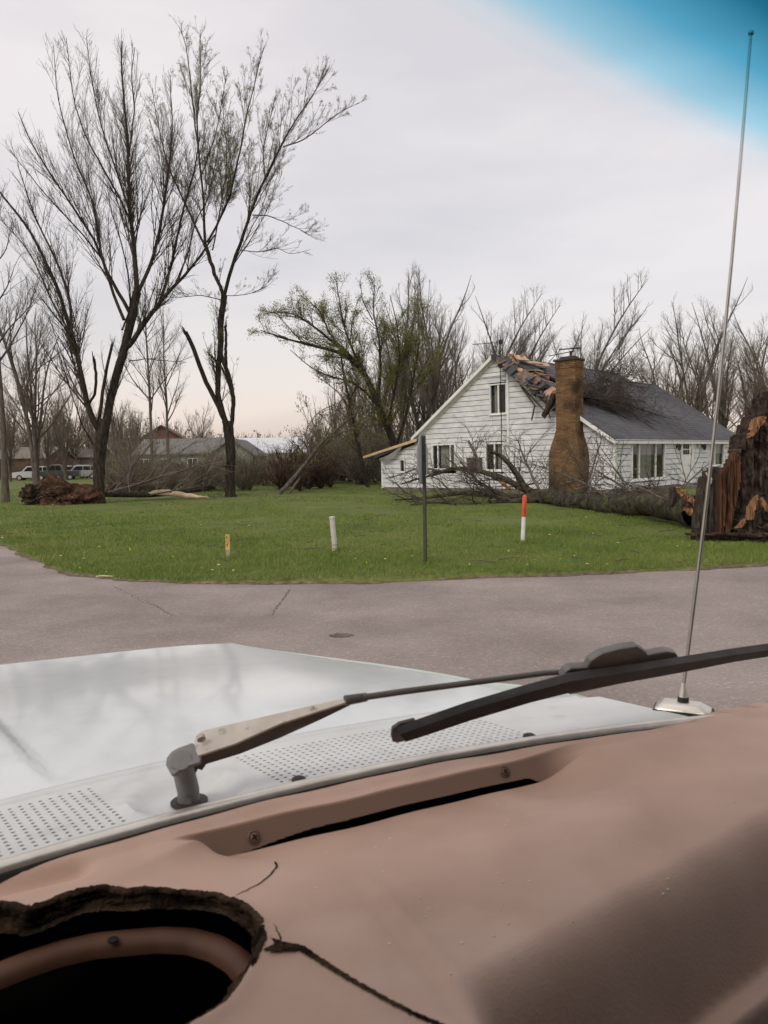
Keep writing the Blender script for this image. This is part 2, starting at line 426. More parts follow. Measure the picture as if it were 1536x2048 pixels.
def inside_lawn(x, y):
    """in front of the edge polyline (edge y as seen along the edge's nearest point)"""
    ex, ey = E_[:, 0], E_[:, 1]
    return y > np.interp(x, ex, ey) + .0

def grass_blades(n, y0, y1, seed, pw, hmin, hmax, wid):
    r = np.random.default_rng(seed)
    u = r.random(n)
    y = 1 / (1 / y0 + u * (1 / y1 - 1 / y0))
    x = (r.random(n) - .5) * 2 * (.60 * y + 1.0)
    ok = inside_lawn(x, y); x, y = x[ok], y[ok]
    k = len(x)
    cl = np.sin(x * 2.1 + np.sin(y * 1.7) * 2) * np.sin(y * 2.6 + np.sin(x * 1.3) * 2)
    h = r.uniform(hmin, hmax, k) * (1 + .35 * cl); w = wid * (y / 11.) * r.uniform(.6, 1.3, k)
    a = r.uniform(0, 6.283, k); ln = r.uniform(-.6, .6, (k, 2)) * h[:, None]
    z = ground_z(x, y) - .004
    b = np.stack([np.cos(a) * w, np.sin(a) * w], 1)
    V = np.empty((k, 3, 3), np.float32)
    V[:, 0] = np.c_[x - b[:, 0], y - b[:, 1], z]; V[:, 1] = np.c_[x + b[:, 0], y + b[:, 1], z]
    V[:, 2] = np.c_[x + ln[:, 0], y + ln[:, 1], z + h]
    t = np.clip(r.normal(.42, .22, k) + .12 * cl, 0, 1)
    return V.reshape(-1, 3), t
def tufts(spots, seed):
    r = np.random.default_rng(seed); Vs, ts = [], []
    for x0, y0, n, rad, h in spots:
        a = r.uniform(0, 6.28, n); q = rad * np.sqrt(r.random(n)); x = x0 + np.cos(a) * q; y = y0 + np.sin(a) * q
        hh = h * r.uniform(.5, 1.3, n) * (1 - .5 * q / rad); an = r.uniform(0, 6.28, n); b = np.stack([np.cos(an), np.sin(an)], 1) * .005 * (y0 / 11); z = ground_z(x, y) - .004
        ln = r.normal(0, .35, (n, 2)) * hh[:, None]; V = np.empty((n, 3, 3))
        V[:, 0] = np.c_[x - b[:, 0], y - b[:, 1], z]; V[:, 1] = np.c_[x + b[:, 0], y + b[:, 1], z]; V[:, 2] = np.c_[x + ln[:, 0], y + ln[:, 1], z + hh]
        Vs.append(V.reshape(-1, 3)); ts.append(np.clip(r.normal(.45, .25, n), 0, 1))
    return np.vstack(Vs), np.concatenate(ts)
rt = np.random.default_rng(6)
spots = [(*onz(px, py)[:2], 220, .17, .13) for px, py in ((671, 1110), (1045, 1092), (457, 1128), (846, 1138))]
for _ in range(420):
    yy = 1 / rt.uniform(1 / 40., 1 / 10.9); xx = rt.uniform(-.55, .55) * yy
    if inside_lawn(np.array([xx]), np.array([yy]))[0]: spots.append((xx, yy, 45, rt.uniform(.08, .3), rt.uniform(.07, .13)))
Vt, tt_ = tufts(spots, 9)
Va, ta = grass_blades(330000, 10.5, 60, 5, 2, .03, .075, .0042)
Va = np.vstack([Va, Vt]); ta = np.concatenate([ta, tt_])
gr = link('grass', mesh_np('grass', Va, T=np.arange(len(Va)).reshape(-1, 3), tint=ta), M['blade'])
tag(gr, kind='stuff')

# specks in the turf: dandelions and scraps of wood
Vs, Ts, bi = [], [], 0
mbs = MB(); r = np.random.default_rng(12)
mby = MB()
for i in range(110):
    y = 1 / r.uniform(1 / 44., 1 / 11.2); x = r.uniform(-.5, .5) * y
    if not inside_lawn(np.array([x]), np.array([y]))[0]: continue
    z = float(ground_z(x, y)) + .045
    s = r.uniform(.004, .010)
    if i % 3:
        mby.box(x - s, x + s, y - s, y + s, z, z + s)
    else:
        a = r.uniform(0, 3.14); Mx = Matrix.Translation((x, y, z)) @ Matrix.Rotation(a, 4, 'Z')
        mbs.box(-.022, .022, -.007, .007, 0, .012, Mx)
mbt = MB()
for i in range(150):
    if i % 3 == 0: y = 1 / r.uniform(1 / 44., 1 / 11.5); x = r.uniform(-.5, .5) * y
    elif i % 3 == 1: x, y = r.uniform(-1, 9), r.uniform(19, 31)
    else: x, y = r.uniform(-16, -3), r.uniform(31, 42)
    if not inside_lawn(np.array([x]), np.array([y]))[0]: continue
    a = r.uniform(0, 3.14); L_ = r.uniform(.1, .45); z = float(ground_z(x, y)) + .05; dx, dy = math.cos(a) * L_ / 2, math.sin(a) * L_ / 2
    mbt.tube([(x - dx, y - dy, z), (x + r.normal(0, .03), y, z + .02), (x + dx, y + dy, z + r.uniform(-.01, .04))], [.009, .008, .004], 4)
tag(mbt.build('lawn_twigs', M['bark_grey']), kind='stuff')
tag(mby.build('dandelions', M['flag']), kind='stuff')
tag(mbs.build('wood_chips', M['wood_pale']), kind='stuff')

# cracks and a damp patch in the asphalt: thin sheets that belong to the road
def ribbon(name, pix, wid, m, z=.004, seed=1, n=90, parent=None, jit=.010):
    P = np.array([onz(*p)[:2] for p in pix]); P = resample(P, n)
    r = np.random.default_rng(seed)
    P += r.normal(0, jit, P.shape)
    T = np.gradient(P, axis=0); N = np.stack([-T[:, 1], T[:, 0]], 1); N /= np.linalg.norm(N, axis=1)[:, None] + 1e-9
    w = wid * r.uniform(.3, 1.3, n)[:, None] * np.minimum(1, np.minimum(np.arange(n), n - 1 - np.arange(n)) / 6.)[:, None]
    V = np.vstack([np.c_[P - N * w, np.full(n, z)], np.c_[P + N * w, np.full(n, z)]])
    return link(name, mesh_np(name, V, Q=[(i, i + 1, n + i + 1, n + i) for i in range(n - 1)]), m, parent)
M['tar'] = mat('crack_dark', (.085, .066, .058), (.15, .12, .108), 12, .95)
M['crack_pale'] = mat('crack_pale', (.34, .30, .27), (.44, .39, .36), 12, .95)
M['stain'] = mat('oil_stain', (.085, .066, .055), (.15, .12, .105), 9, .9)
ribbon('crack', [(580, 1178), (567, 1198), (552, 1215), (545, 1232)], .0065, M['tar'], seed=2, parent=road)
ribbon('crack', [(225, 1172), (258, 1188), (290, 1203), (315, 1214), (345, 1232)], .005, M['tar'], seed=3, parent=road)
ribbon('crack', [(232, 1176), (262, 1191), (300, 1209)], .010, M['crack_pale'], z=.0035, seed=4, parent=road)
r = np.random.default_rng(4)
P = np.array([onz(683 + 24 * math.cos(a) * q, 1271 + 4.5 * math.sin(a) * q) for a, q in zip(np.linspace(0, 6.283, 40)[:-1], r.uniform(.55, 1.2, 39))]); P[:, 2] = .004
me = bpy.data.meshes.new('stain'); me.from_pydata([tuple(p) for p in P], [], [tuple(range(39))])
link('stain', me, M['stain'], road)

# ------------------------------------------------------------------ house
HA = R_(47)
HC = (9.6, 32.0, 0.0)
house = thing('farmhouse', 'white clapboard house with brick chimney and a torn hole in its dark roof', 'house', HC, HA)
GAB = lambda h, o, z: (-o, h, z)          # gable wall: h runs back-left, o outwards
FRO = lambda h, o, z: (h, -o, z)          # front wall
RIDGE_T, RIDGE_Z = 5.9, 6.39
SR, SL = .672, .722
def gable_top(t):
    if t <= RIDGE_T: return RIDGE_Z - SR * (RIDGE_T - t) - .12
    if t <= 10.6: return RIDGE_Z - SL * (t - RIDGE_T) - .12
    return 2.62 - .285 * (t - 10.55) - .05

def cut(iv, holes):
    out = [iv]
    for a, b in holes:
        nx = []
        for x0, x1 in out:
            if b <= x0 or a >= x1: nx.append((x0, x1)); continue
            if a > x0: nx.append((x0, a))
            if b < x1: nx.append((b, x1))
        out = nx
    return [q for q in out if q[1] - q[0] > .04]

def boards(parent, f, rows, extent, holes, seed):
    """lap siding: every board is its own object; extent(z) -> list of (h0, h1)"""
    r = np.random.default_rng(seed)
    for z0, z1 in rows:
        for (a0, a1), (b0, b1) in zip(extent(z0), extent(min(z1, z0 + 9))):
            hs = [(h0, h1) for h0, h1, q0, q1 in holes if q0 < z1 - .06 and q1 > z0 + .06]
            for x0, x1 in cut((a0, a1), hs):
                y0, y1 = max(x0, b0) if x0 == a0 else x0, min(x1, b1) if x1 == a1 else x1
                if y1 - y0 < .02: y0 = y1 = (x0 + x1) / 2 if x1 - x0 < .3 else y1
                dz = r.uniform(-.004, .004, 2); pr = r.uniform(.030, .040)
                mb = MB()
                vs_ = [f(x0, .0, z0 - .012), f(x1, .0, z0 - .012), f(x1, pr, z0 - .012 + dz[0]), f(x0, pr, z0 - .012 + dz[1]),
                       f(y0, .0, z1 - .034), f(y1, .0, z1 - .034), f(y1, .016, z1 - .034), f(y0, .016, z1 - .034)]
                mb.add(vs_, [(0, 1, 2, 3), (4, 7, 6, 5), (3, 2, 6, 7), (0, 4, 5, 1), (0, 3, 7, 4), (1, 5, 6, 2)])
                mb.build('siding_board', M['siding'], parent)

def fbox(mb, f, h0, h1, o0, o1, z0, z1, t=None):
    P = [f(h, o, z) for z in (z0, z1) for h, o in ((h0, o0), (h1, o0), (h1, o1), (h0, o1))]
    mb.add(P, [(3, 2, 1, 0), (4, 5, 6, 7), (0, 1, 5, 4), (1, 2, 6, 5), (2, 3, 7, 6), (3, 0, 4, 7)], t)

def window(f, h0, h1, z0, z1, mull, parent, curt=None, cas=.09, sill=True):
    mb = MB()
    fbox(mb, f, h0 - cas, h0, -.05, .055, z0 - cas, z1 + cas); fbox(mb, f, h1, h1 + cas, -.05, .055, z0 - cas, z1 + cas)
    fbox(mb, f, h0, h1, -.05, .055, z1, z1 + cas); fbox(mb, f, h0, h1, -.05, .055, z0 - cas, z0)
    w = mb.build('window', M['white'], parent)
    if sill:
        mb = MB(); fbox(mb, f, h0 - cas - .03, h1 + cas + .03, .0, .10, z0 - cas - .04, z0 - cas - .002); mb.build('sill', M['white'], w)
    ms = sorted(mull); xs = [h0] + ms + [h1]
    for m_ in ms:
        mb = MB(); fbox(mb, f, m_ - .035, m_ + .035, -.045, .035, z0, z1); mb.build('mullion', M['white'], w)
    for a, b in zip(xs[:-1], xs[1:]):
        mb = MB(); fbox(mb, f, a + (.035 if a != h0 else .0), b - (.035 if b != h1 else .0), -.02, -.012, z0, z1); mb.build('pane', M['glass'], w)
    for (c0, c1) in (curt or []):
        n = 30; hs = np.linspace(c0, c1, n)
        oo = -.16 + .03 * np.sin(np.arange(n) * 2.1) + .012 * np.sin(np.arange(n) * 5.3)
        V = [f(h, o, z0 - .05) for h, o in zip(hs, oo)] + [f(h, o, z1 + .03) for h, o in zip(hs, oo)]
        link('curtain', mesh_np('curtain', V, Q=[(i, i + 1, n + i + 1, n + i) for i in range(n - 1)], smooth=True), M['curtain'], w)
    return w

# dark rooms behind the glass and the closed back of the house
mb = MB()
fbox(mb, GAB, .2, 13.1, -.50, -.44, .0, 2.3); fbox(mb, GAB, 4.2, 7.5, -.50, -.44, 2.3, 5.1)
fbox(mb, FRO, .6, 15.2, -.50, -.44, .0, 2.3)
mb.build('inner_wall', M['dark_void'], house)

ROWS = [(.27 + .245 * i, .27 + .245 * (i + 1)) for i in range(26)]
win_g = [(8.32, 9.66, 1.22, 2.36), (5.55, 6.42, 1.16, 2.33), (5.31, 6.14, 3.76, 5.05), (11.60, 11.86, 1.10, 1.66)]
holes = [(a - .09, b + .09, c - .09, d + .09) for a, b, c, d in win_g] + [(5.13, 5.27, .2, 5.85)]
def ext_g(z):
    t0 = max(0.0, RIDGE_T - (RIDGE_Z - .12 - z) / SR)
    if z < 2.60:
        tl = 13.2 if z < 1.80 else 10.55 + (2.57 - z) / .285
        tl = min(13.2, max(tl, 10.6))
    else: tl = RIDGE_T + (RIDGE_Z - .12 - z) / SL
    return [(t0, tl)] if tl > t0 else []
gw = MB(); fbox(gw, GAB, 0, 13.2, -.10, .012, .0, .25)
gable_wall = gw.build('wall', M['stone'], house)
gable_wall['label'] = 'gable wall of white lap siding'
boards(gable_wall, GAB, [(a, min(b, 6.2)) for a, b in ROWS if a < 6.1], ext_g, holes, 3)
win_f = [(1.62, 4.90, .66, 2.16), (10.50, 12.50, 1.10, 2.16)]
holes_f = [(a - .09, b + .09, c - .09, d + .09) for a, b, c, d in win_f] + [(6.85, 8.55, -.1, 2.4)]
gw = MB(); fbox(gw, FRO, 0, 14.6, -.10, .012, .0, .25)
front_wall = gw.build('wall', M['stone'], house)
front_wall['label'] = 'front wall of white lap siding under the eave'
boards(front_wall, FRO, [(a, min(b, 2.34)) for a, b in ROWS if a < 2.30], lambda z: [(0.0, 14.6)], holes_f, 4)
# corner boards and the vertical trim under the ridge
for f_, a_, b_, c_, d_ in ((GAB, -.052, .06, .25, 2.34), (FRO, .003, .10, .25, 2.34), (FRO, 14.5, 14.64, .25, 2.34), (GAB, 13.1, 13.22, .2, 1.8)):
    mb = MB(); fbox(mb, f_, a_, b_, .0, .05, c_, d_); mb.build('corner_board', M['white'], house)
mb = MB(); fbox(mb, GAB, 5.14, 5.26, -.02, .06, .25, 5.82); mb.build('trim_board', M['white'], house)
mb = MB(); fbox(mb, GAB, 5.3, 6.55, .036, .075, 5.46, 5.53); mb.build('trim_board', M['white'], house)
# back and right walls close the volume
mb = MB(); mb.box(0, 14.6, 10.62, 10.75, 0, 2.9); mb.box(14.5, 14.6, .12, 10.6, 0, 2.4)
mb.prism([(.12, 2.4), (10.6, 2.4), (5.1, 5.7)], lambda a, b, d: (d, a, b), 14.5, 14.6)
mb.box(.1, 3.0, 13.1, 13.2, 0, 1.8); mb.box(2.9, 3.0, 10.8, 13.1, 0, 2.3)
mb.build('back_wall', M['siding'], house)

window(GAB, *win_g[0], [8.58, 9.36], house, [(8.35, 9.33)])
window(GAB, *win_g[1], [5.97], house, [(5.6, 5.9)])
window(GAB, *win_g[2], [5.72], house, [(5.80, 6.05)], cas=.06)
window(GAB, *win_g[3], [], house, cas=.05)
window(FRO, *win_f[0], [2.32, 4.02], house, [(2.45, 3.95)])
window(FRO, *win_f[1], [11.28], house, [(11.35, 12.45)])

# front door
mb = MB(); fbox(mb, FRO, 6.92, 8.10, -.04, .02, .22, 2.20); door = mb.build('door', M['white'], house)
mb = MB(); fbox(mb, FRO, 6.83, 6.93, -.02, .06, .2, 2.33); fbox(mb, FRO, 8.10, 8.24, -.02, .06, .2, 2.33); fbox(mb, FRO, 6.93, 8.10, -.02, .06, 2.2, 2.33)
fbox(mb, FRO, 8.24, 8.54, -.02, .012, .2, 2.33); mb.build('door_frame', M['white'], door)
for i in range(3):
    for j in range(2):
        mb = MB(); fbox(mb, FRO, 7.12 + i * .26, 7.32 + i * .26, .014, .030, 1.66 + j * .27, 1.88 + j * .27); mb.build('pane', M['black_rough'], door)
mb = MB(); fbox(mb, FRO, 7.10, 7.92, .018, .03, .45, 1.05); fbox(mb, FRO, 7.10, 7.92, .018, .03, 1.12, 1.52); mb.build('panel', M['white'], door, bevel=.006)
mb = MB(); mb.lathe([(.012, 0), (.012, .04), (.03, .05), (.034, .075), (.02, .09)], FRO(8.0, .02, 1.1), 10, Matrix.Rotation(R_(90), 4, 'X').to_3x3()); mb.build('handle', M['chrome'], door, True)
# carriage lamps and the house number
for hx in (6.30, 9.46):
    mb = MB()
    Ml = Matrix.Identity(3)
    mb.lathe([(.03, -.17), (.055, -.14), (.10, .05), (.13, .06), (.05, .12), (.015, .16)], FRO(hx, .17, 2.02), 6, Ml)
    fbox(mb, FRO, hx - .02, hx + .02, .03, .17, 2.06, 2.09); fbox(mb, FRO, hx - .05, hx + .05, .03, .05, 1.95, 2.15)
    mb.build('wall_lamp', M['iron'], house)
def digits(txt, f, h, z, hh, o, m, parent, name):
    cu = bpy.data.curves.new(name, 'FONT'); cu.body = txt; cu.size = hh; cu.extrude = .004
    tmp = bpy.data.objects.new(name, cu); COL.objects.link(tmp)
    bpy.context.view_layer.update()
    me = bpy.data.meshes.new_from_object(tmp.evaluated_get(bpy.context.evaluated_depsgraph_get()))
    bpy.data.objects.remove(tmp, do_unlink=True)
    for v in me.vertices: v.co = Vector(f(h + v.co.x, o + v.co.z, z + v.co.y))
    return link(name, me, m, parent)
digits('70', FRO, 8.72, 2.0, .26, .046, M['iron'], house, 'house_number')
# porch step and railing
mb = MB(); mb.box(6.7, 9.2, -1.2, -.06, 0, .20); mb.box(6.9, 9.0, -1.55, -1.203, 0, .10); mb.build('porch_step', M['stone'], house, bevel=.02)
rail = MB(); [rail.box(a, a + .14, -1.02, -.88, .0, .98) for a in (9.2, 11.7)]
rail.box(9.34, 11.7, -1.0, -.90, .86, .96); rail.box(9.34, 11.7, -.98, -.92, .16, .22)
rl = rail.build('railing', M['iron'], house)
for i in range(14):
    mb = MB(); mb.box(9.45 + i * .165, 9.49 + i * .165, -.97, -.93, .221, .859); mb.build('baluster', M['white'], rl)
# utility box beside the middle window
mb = MB(); fbox(mb, GAB, 6.66, 7.30, .04, .42, 1.20, 1.72); ub = mb.build('window_unit', M['stone'], house, bevel=.02)
mb = MB(); [fbox(mb, GAB, 6.72, 7.24, .421, .432, 1.25 + i * .06, 1.275 + i * .06) for i in range(8)]; mb.build('grille', M['iron'], ub)

# roof: slabs, with the torn hole beside the chimney
def zf(t): return RIDGE_Z - SR * (RIDGE_T - t)
def roof_slab(poly, zfun, th, name, m, parent):
    mb = MB(); n = len(poly)
    vs_ = [(s, t, zfun(t) - th) for s, t in poly] + [(s, t, zfun(t)) for s, t in poly]
    mb.add(vs_, [tuple(range(n))[::-1], tuple(range(n, 2 * n))] + [(i, (i + 1) % n, n + (i + 1) % n, n + i) for i in range(n)])
    me = mb.mesh(name); bm = bmesh.new(); bm.from_mesh(me)
    bmesh.ops.triangulate(bm, faces=[f for f in bm.faces if len(f.verts) > 4]); bm.to_mesh(me); bm.free()
    return link(name, me, m, parent)
FRONT = [(-.25, -.14), (15.9, -.14), (15.9, 5.1), (12.5, 5.1), (12.5, 5.9), (-.25, 5.9), (-.25, 5.45), (.35, 5.2), (.9, 5.3), (1.5, 4.9),
         (2.6, 5.0), (2.9, 4.2), (2.5, 3.5), (2.7, 2.9), (1.8, 2.6), (1.2, 2.75), (.6, 2.3), (-.25, 1.75)]
roof = roof_slab(FRONT, zf, .11, 'roof', M['roof_base'], house)
roof['label'] = 'dark shingled roof, torn open beside the chimney'
mb = MB()
def zb(t): return RIDGE_Z - SL * (t - RIDGE_T)
roof_slab([(-.25, 5.9), (12.5, 5.9), (12.5, 10.85), (-.25, 10.85)], zb, .11, 'roof', M['roof_base'], house)
roof_slab([(12.5, 5.1), (15.9, 5.1), (15.9, 10.4), (12.5, 10.4)], lambda t: zf(5.1) - .6 * (t - 5.1), .11, 'roof', M['roof_base'], house)
mb = MB(); mb.prism([(5.1, zf(5.1) - .1), (5.9, zf(5.9) - .1), (9.0, zb(9.0) - .1), (9.0, 3.0), (5.1, 3.0)], lambda a, b, d: (d, a, b), 12.40, 12.48); mb.build('wall', M['siding'], house)
def inpoly(x, y, P):
    c = False; j = len(P) - 1
    for i in range(len(P)):
        if (P[i][1] > y) != (P[j][1] > y) and x < (P[j][0] - P[i][0]) * (y - P[i][1]) / (P[j][1] - P[i][1]) + P[i][0]: c = not c
        j = i
    return c
mb = MB(); r = np.random.default_rng(21)
ex = .185; row = 0; t = -.20
while t < 5.85:
    s = -.29 + (row % 3) * .11
    while s < 15.9:
        w_ = .315 + r.uniform(-.02, .02)
        if inpoly(max(s, -.2) + w_ / 2, max(t + .1, -.1), FRONT):
            s0, s1 = max(s, -.29), min(s + w_, 15.93)
            t0, t1 = t, min(t + ex + .05, 5.9)
            a = .014 + r.uniform(0, .006)
            tn = float(np.clip(.5 + .22 * r.normal() + .25 * math.sin(s * .5 + t), 0, 1))
            mb.add([(s0, t0, zf(t0) + .001), (s1, t0, zf(t0) + .001), (s1, t0, zf(t0) + a), (s0, t0, zf(t0) + a), (s0, t1, zf(t1) + .003), (s1, t1, zf(t1) + .003)],
                   [(0, 1, 2, 3), (3, 2, 5, 4), (0, 3, 4), (1, 5, 2)], tn)
        s += w_ + .006
    t += ex; row += 1
sh = mb.build('shingles', M['roofing'], roof); sh['kind'] = 'stuff'
mb = MB(); mb.tube([(-.28, 5.9, RIDGE_Z + .0), (12.5, 5.9, RIDGE_Z + .0)], .06, 6); mb.tube([(12.5, 5.1, zf(5.1)), (15.9, 5.1, zf(5.1))], .06, 6); mb.build('ridge_cap', M['roofing'], roof)
# fascia, gutter, rake boards
mb = MB(); mb.box(-.25, 15.9, -.19, -.142, 2.17, 2.34); mb.build('fascia_board', M['white'], house)
mb = MB(); mb.box(-.2, 15.85, -.14, -.0, 2.165, 2.18); mb.build('soffit', M['white'], house)
def rake(t0, t1, zfun, name='rake_board', m=None, o0=.255, o1=.30, h=.17, dz=.0):
    mb = MB(); mb.add([GAB(t, o, zfun(t) + q + dz) for o in (o0, o1) for t, q in ((t0, -h), (t1, -h), (t1, .0), (t0, .0))],
                      [(0, 1, 2, 3), (7, 6, 5, 4), (0, 4, 5, 1), (1, 5, 6, 2), (2, 6, 7, 3), (3, 7, 4, 0)])
    return mb.build(name, m or M['white'], house)
rake(5.92, 10.88, zb); rake(-.18, 1.40, zf); rake(5.55, 5.9, zf, m=M['roof_base'])
mb = MB(); mb.add([GAB(t, o, zb(t) - .115) for t, o in ((5.9, .0), (10.85, .0), (10.85, .255), (5.9, .255))] + [GAB(t, o, zb(t) - .13) for t, o in ((5.9, .0), (10.85, .0), (10.85, .255), (5.9, .255))],
                  [(0, 1, 2, 3), (7, 6, 5, 4), (0, 4, 5, 1), (1, 5, 6, 2), (2, 6, 7, 3), (3, 7, 4, 0)]); mb.build('soffit', M['white'], house)
rake(3.2, 5.85, lambda t: zf(t) - .10, 'frieze_board', o0=.03, o1=.06, h=.22)
rake(5.85, 10.6, lambda t: zb(t) - .13, 'frieze_board', o0=.03, o1=.06, h=.12)

# attic floor seen through the hole is dark; torn roofing pieces hang over it
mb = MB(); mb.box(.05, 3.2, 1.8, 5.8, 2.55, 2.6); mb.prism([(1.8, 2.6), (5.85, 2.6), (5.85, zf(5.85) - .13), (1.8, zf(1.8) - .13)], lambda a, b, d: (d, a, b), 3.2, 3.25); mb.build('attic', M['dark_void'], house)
M['torn_back'] = mat('shingle_back', (.13, .095, .075), (.24, .17, .135), 5, .95, .4, 30, spec=.1)
r = np.random.default_rng(33)
def flap(s, t, w, l, tilt, yaw, m, th=.02, dz=.03, curl=.0, roll=.0):
    """one torn piece: a slightly curled slab with a ragged outline"""
    n = 5; mb = MB()
    base = Matrix.Translation((s, t, zf(t) + dz)) @ Matrix.Rotation(yaw, 4, 'Z') @ Matrix.Rotation(-math.atan(SR) * -1, 4, 'X') @ Matrix.Rotation(roll, 4, 'Y') @ Matrix.Rotation(tilt, 4, 'X')
    top, bot = [], []
    for i in range(n + 1):
        y = l * (i / n - .5); z = curl * (i / n) ** 2 * l
        e = r.uniform(-.12, .12, 2) * w
        top += [(-w / 2 + e[0], y, z + th), (w / 2 + e[1], y, z + th)]; bot += [(-w / 2 + e[0], y, z), (w / 2 + e[1], y, z)]
    vs_ = [base @ Vector(v) for v in top + bot]; k = 2 * (n + 1)
    fs_ = []
    for i in range(n):
        a = 2 * i
        fs_ += [(a, a + 1, a + 3, a + 2), (k + a + 2, k + a + 3, k + a + 1, k + a), (a, a + 2, k + a + 2, k + a), (a + 1, k + a + 1, k + a + 3, a + 3)]
    fs_ += [(0, k, k + 1, 1), (k - 2, k - 1, 2 * k - 1, 2 * k - 2)]
    mb.add(vs_, fs_); return mb
for i in range(46):                       # rows of lifted shingle sheets along the torn edge
    q = i / 45.
    t = 5.7 - 3.1 * q + r.uniform(-.15, .15); s = r.uniform(-.35, .55) + .8 * q * r.random()
    flap(s, t, r.uniform(.35, .7), r.uniform(.3, .6), r.uniform(-.35, .25), r.uniform(-.3, .3), M['roofing'], .018, r.uniform(-.08, .08), r.uniform(-.4, .4)).build('torn_shingle', M['torn_back' if i % 3 == 1 else 'roofing'], roof)
for i in range(40):                       # sheets that slid over the broken gable edge
    q = i / 39.; t = 5.35 - 2.75 * q + r.uniform(-.2, .2); dn = .05 + .55 * q * r.random()
    flap(r.uniform(-.42, -.05), t, r.uniform(.35, .75), r.uniform(.25, .6), r.uniform(-.5, .2), r.uniform(-.5, .5), None, .02, .16 - dn, r.uniform(-.3, .3), r.uniform(-1.1, -.25)).build('torn_shingle', M[('roofing', 'torn_back', 'roofing', 'torn_back', 'pinkwood', 'roofing')[i % 6] if q > .12 else 'torn_back'], roof)
for i in range(34):
    s = r.uniform(.4, 3.0); t = r.uniform(2.5, 5.4)
    flap(s, t, r.uniform(.35, .9), r.uniform(.3, .8), r.uniform(-.6, .3), r.uniform(-.7, .7), M['roofing'], .02, r.uniform(-.25, .12), r.uniform(-.5, .3)).build('torn_shingle', M['torn_back' if i % 3 == 0 else 'roofing'], roof)
for s, t, w, l, ti, ya, m in ((.9, 5.35, 1.0, .55, .35, .5, 'ply'), (1.5, 5.45, .8, .5, -.3, -.2, 'ply'), (.45, 5.15, .6, .4, .2, .3, 'ply'), (2.4, 5.35, 1.1, .28, .15, -.25, 'pinkwood'),
                              (1.35, 4.55, .75, .75, -.25, .5, 'ply'), (1.25, 4.15, .7, .6, -.5, .2, 'pinkwood'), (.75, 3.55, .55, .45, -.4, .3, 'pinkwood'), (.9, 3.0, .6, .5, -.7, .2, 'pinkwood'),
                              (2.9, 5.2, 1.0, .2, .3, -.2, 'wood_tan'), (.15, 4.1, .4, .12, .1, .6, 'pinkwood'), (-.1, 3.5, .5, .14, .2, .5, 'pinkwood'), (.7, 5.5, .5, .3, .8, 0, 'wood_tan'), (1.75, 5.6, .5, .3, .9, .3, 'pinkwood')):
    flap(s, t, w, l, ti, ya, M[m], .025, .22, r.uniform(-.3, .3)).build('roof_sheathing', M[m], roof)
for a, b in (((4.35, .34, 4.95), (2.95, .30, 3.55)), ((4.25, .36, 4.8), (3.5, .40, 3.9)), ((3.1, .32, 4.2), (2.75, .45, 3.35)), ((3.6, .3, 4.0), (3.75, .34, 3.3))):
    mb = MB(); mb.tube([GAB(*a), GAB(*[(x + y) / 2 + r.uniform(-.03, .03) for x, y in zip(a, b)]), GAB(*b)], [.035, .045, .03], 5); mb.build('splinter', M['twig'], roof)

# lean-to on the left end
mb = MB(); mb.add([(s, t, z + dz) for dz in (-.09, 0) for s, t, z in ((-.25, 10.5, 2.72), (3.0, 10.5, 2.72), (3.0, 13.55, 1.86), (-.25, 13.55, 1.86))],
                  [(3, 2, 1, 0), (4, 5, 6, 7), (0, 1, 5, 4), (1, 2, 6, 5), (2, 3, 7, 6), (3, 0, 4, 7)])
lr = mb.build('lean_to_roof', M['roof_base'], house)
mb = MB(); mb.add([GAB(t, o, z) for o in (.26, .31) for t, z in ((10.5, 2.60), (14.3, 1.80), (14.3, 1.92), (10.5, 2.74))],
                  [(0, 1, 2, 3), (7, 6, 5, 4), (0, 4, 5, 1), (1, 5, 6, 2), (2, 6, 7, 3), (3, 7, 4, 0)]); b_ = mb.build('rake_board', M['wood_tan'], house); b_['label'] = 'bare tan board sticking out past the lean-to eave'
n = 9; V = []
for i in range(n):
    a = i / (n - 1); V += [GAB(13.15 - 1.6 * a, .20 + .06 * math.sin(a * 3), 1.62 + .02 * i + .55 * a ** 2 - .10 * math.sin(a * 3.1)), GAB(13.15 - 1.6 * a, .28, 1.78 + .06 * i * .5 + .42 * a ** 2)]
link('torn_flashing', mesh_np('torn_flashing', V, Q=[(2 * i, 2 * i + 1, 2 * i + 3, 2 * i + 2) for i in range(n - 1)], smooth=True), M['steel'], house)

# brick chimney with a swelling base
def ch_half(z):
    q = min(1, max(0, (z - 1.65) / 1.35)); q = q * q * (3 - 2 * q)
    return .73 * (1 - q) + .46 * q, .82 * (1 - q) + .66 * q
CT = 1.88
chim = MB(); zs = list(np.linspace(0, 5.7, 40)); prev = None
vs_, fs_ = [], []
for z in zs:
    h, d = ch_half(z); h -= .012; d -= .012
    vs_ += [(-d, CT - h, z), (.0, CT - h, z), (.0, CT + h, z), (-d, CT + h, z)]
for i in range(len(zs) - 1):
    fs_ += [(4 * i + j, 4 * i + (j + 1) % 4, 4 * i + 4 + (j + 1) % 4, 4 * i + 4 + j) for j in range(4)]
fs_ += [(3, 2, 1, 0), tuple(4 * (len(zs) - 1) + j for j in range(4))]
chim.add(vs_, fs_); chimney = chim.build('chimney', M['mortar'], house); chimney['label'] = 'tall brown brick chimney with swollen base'
bk = MB(); r = np.random.default_rng(44); nz = 76
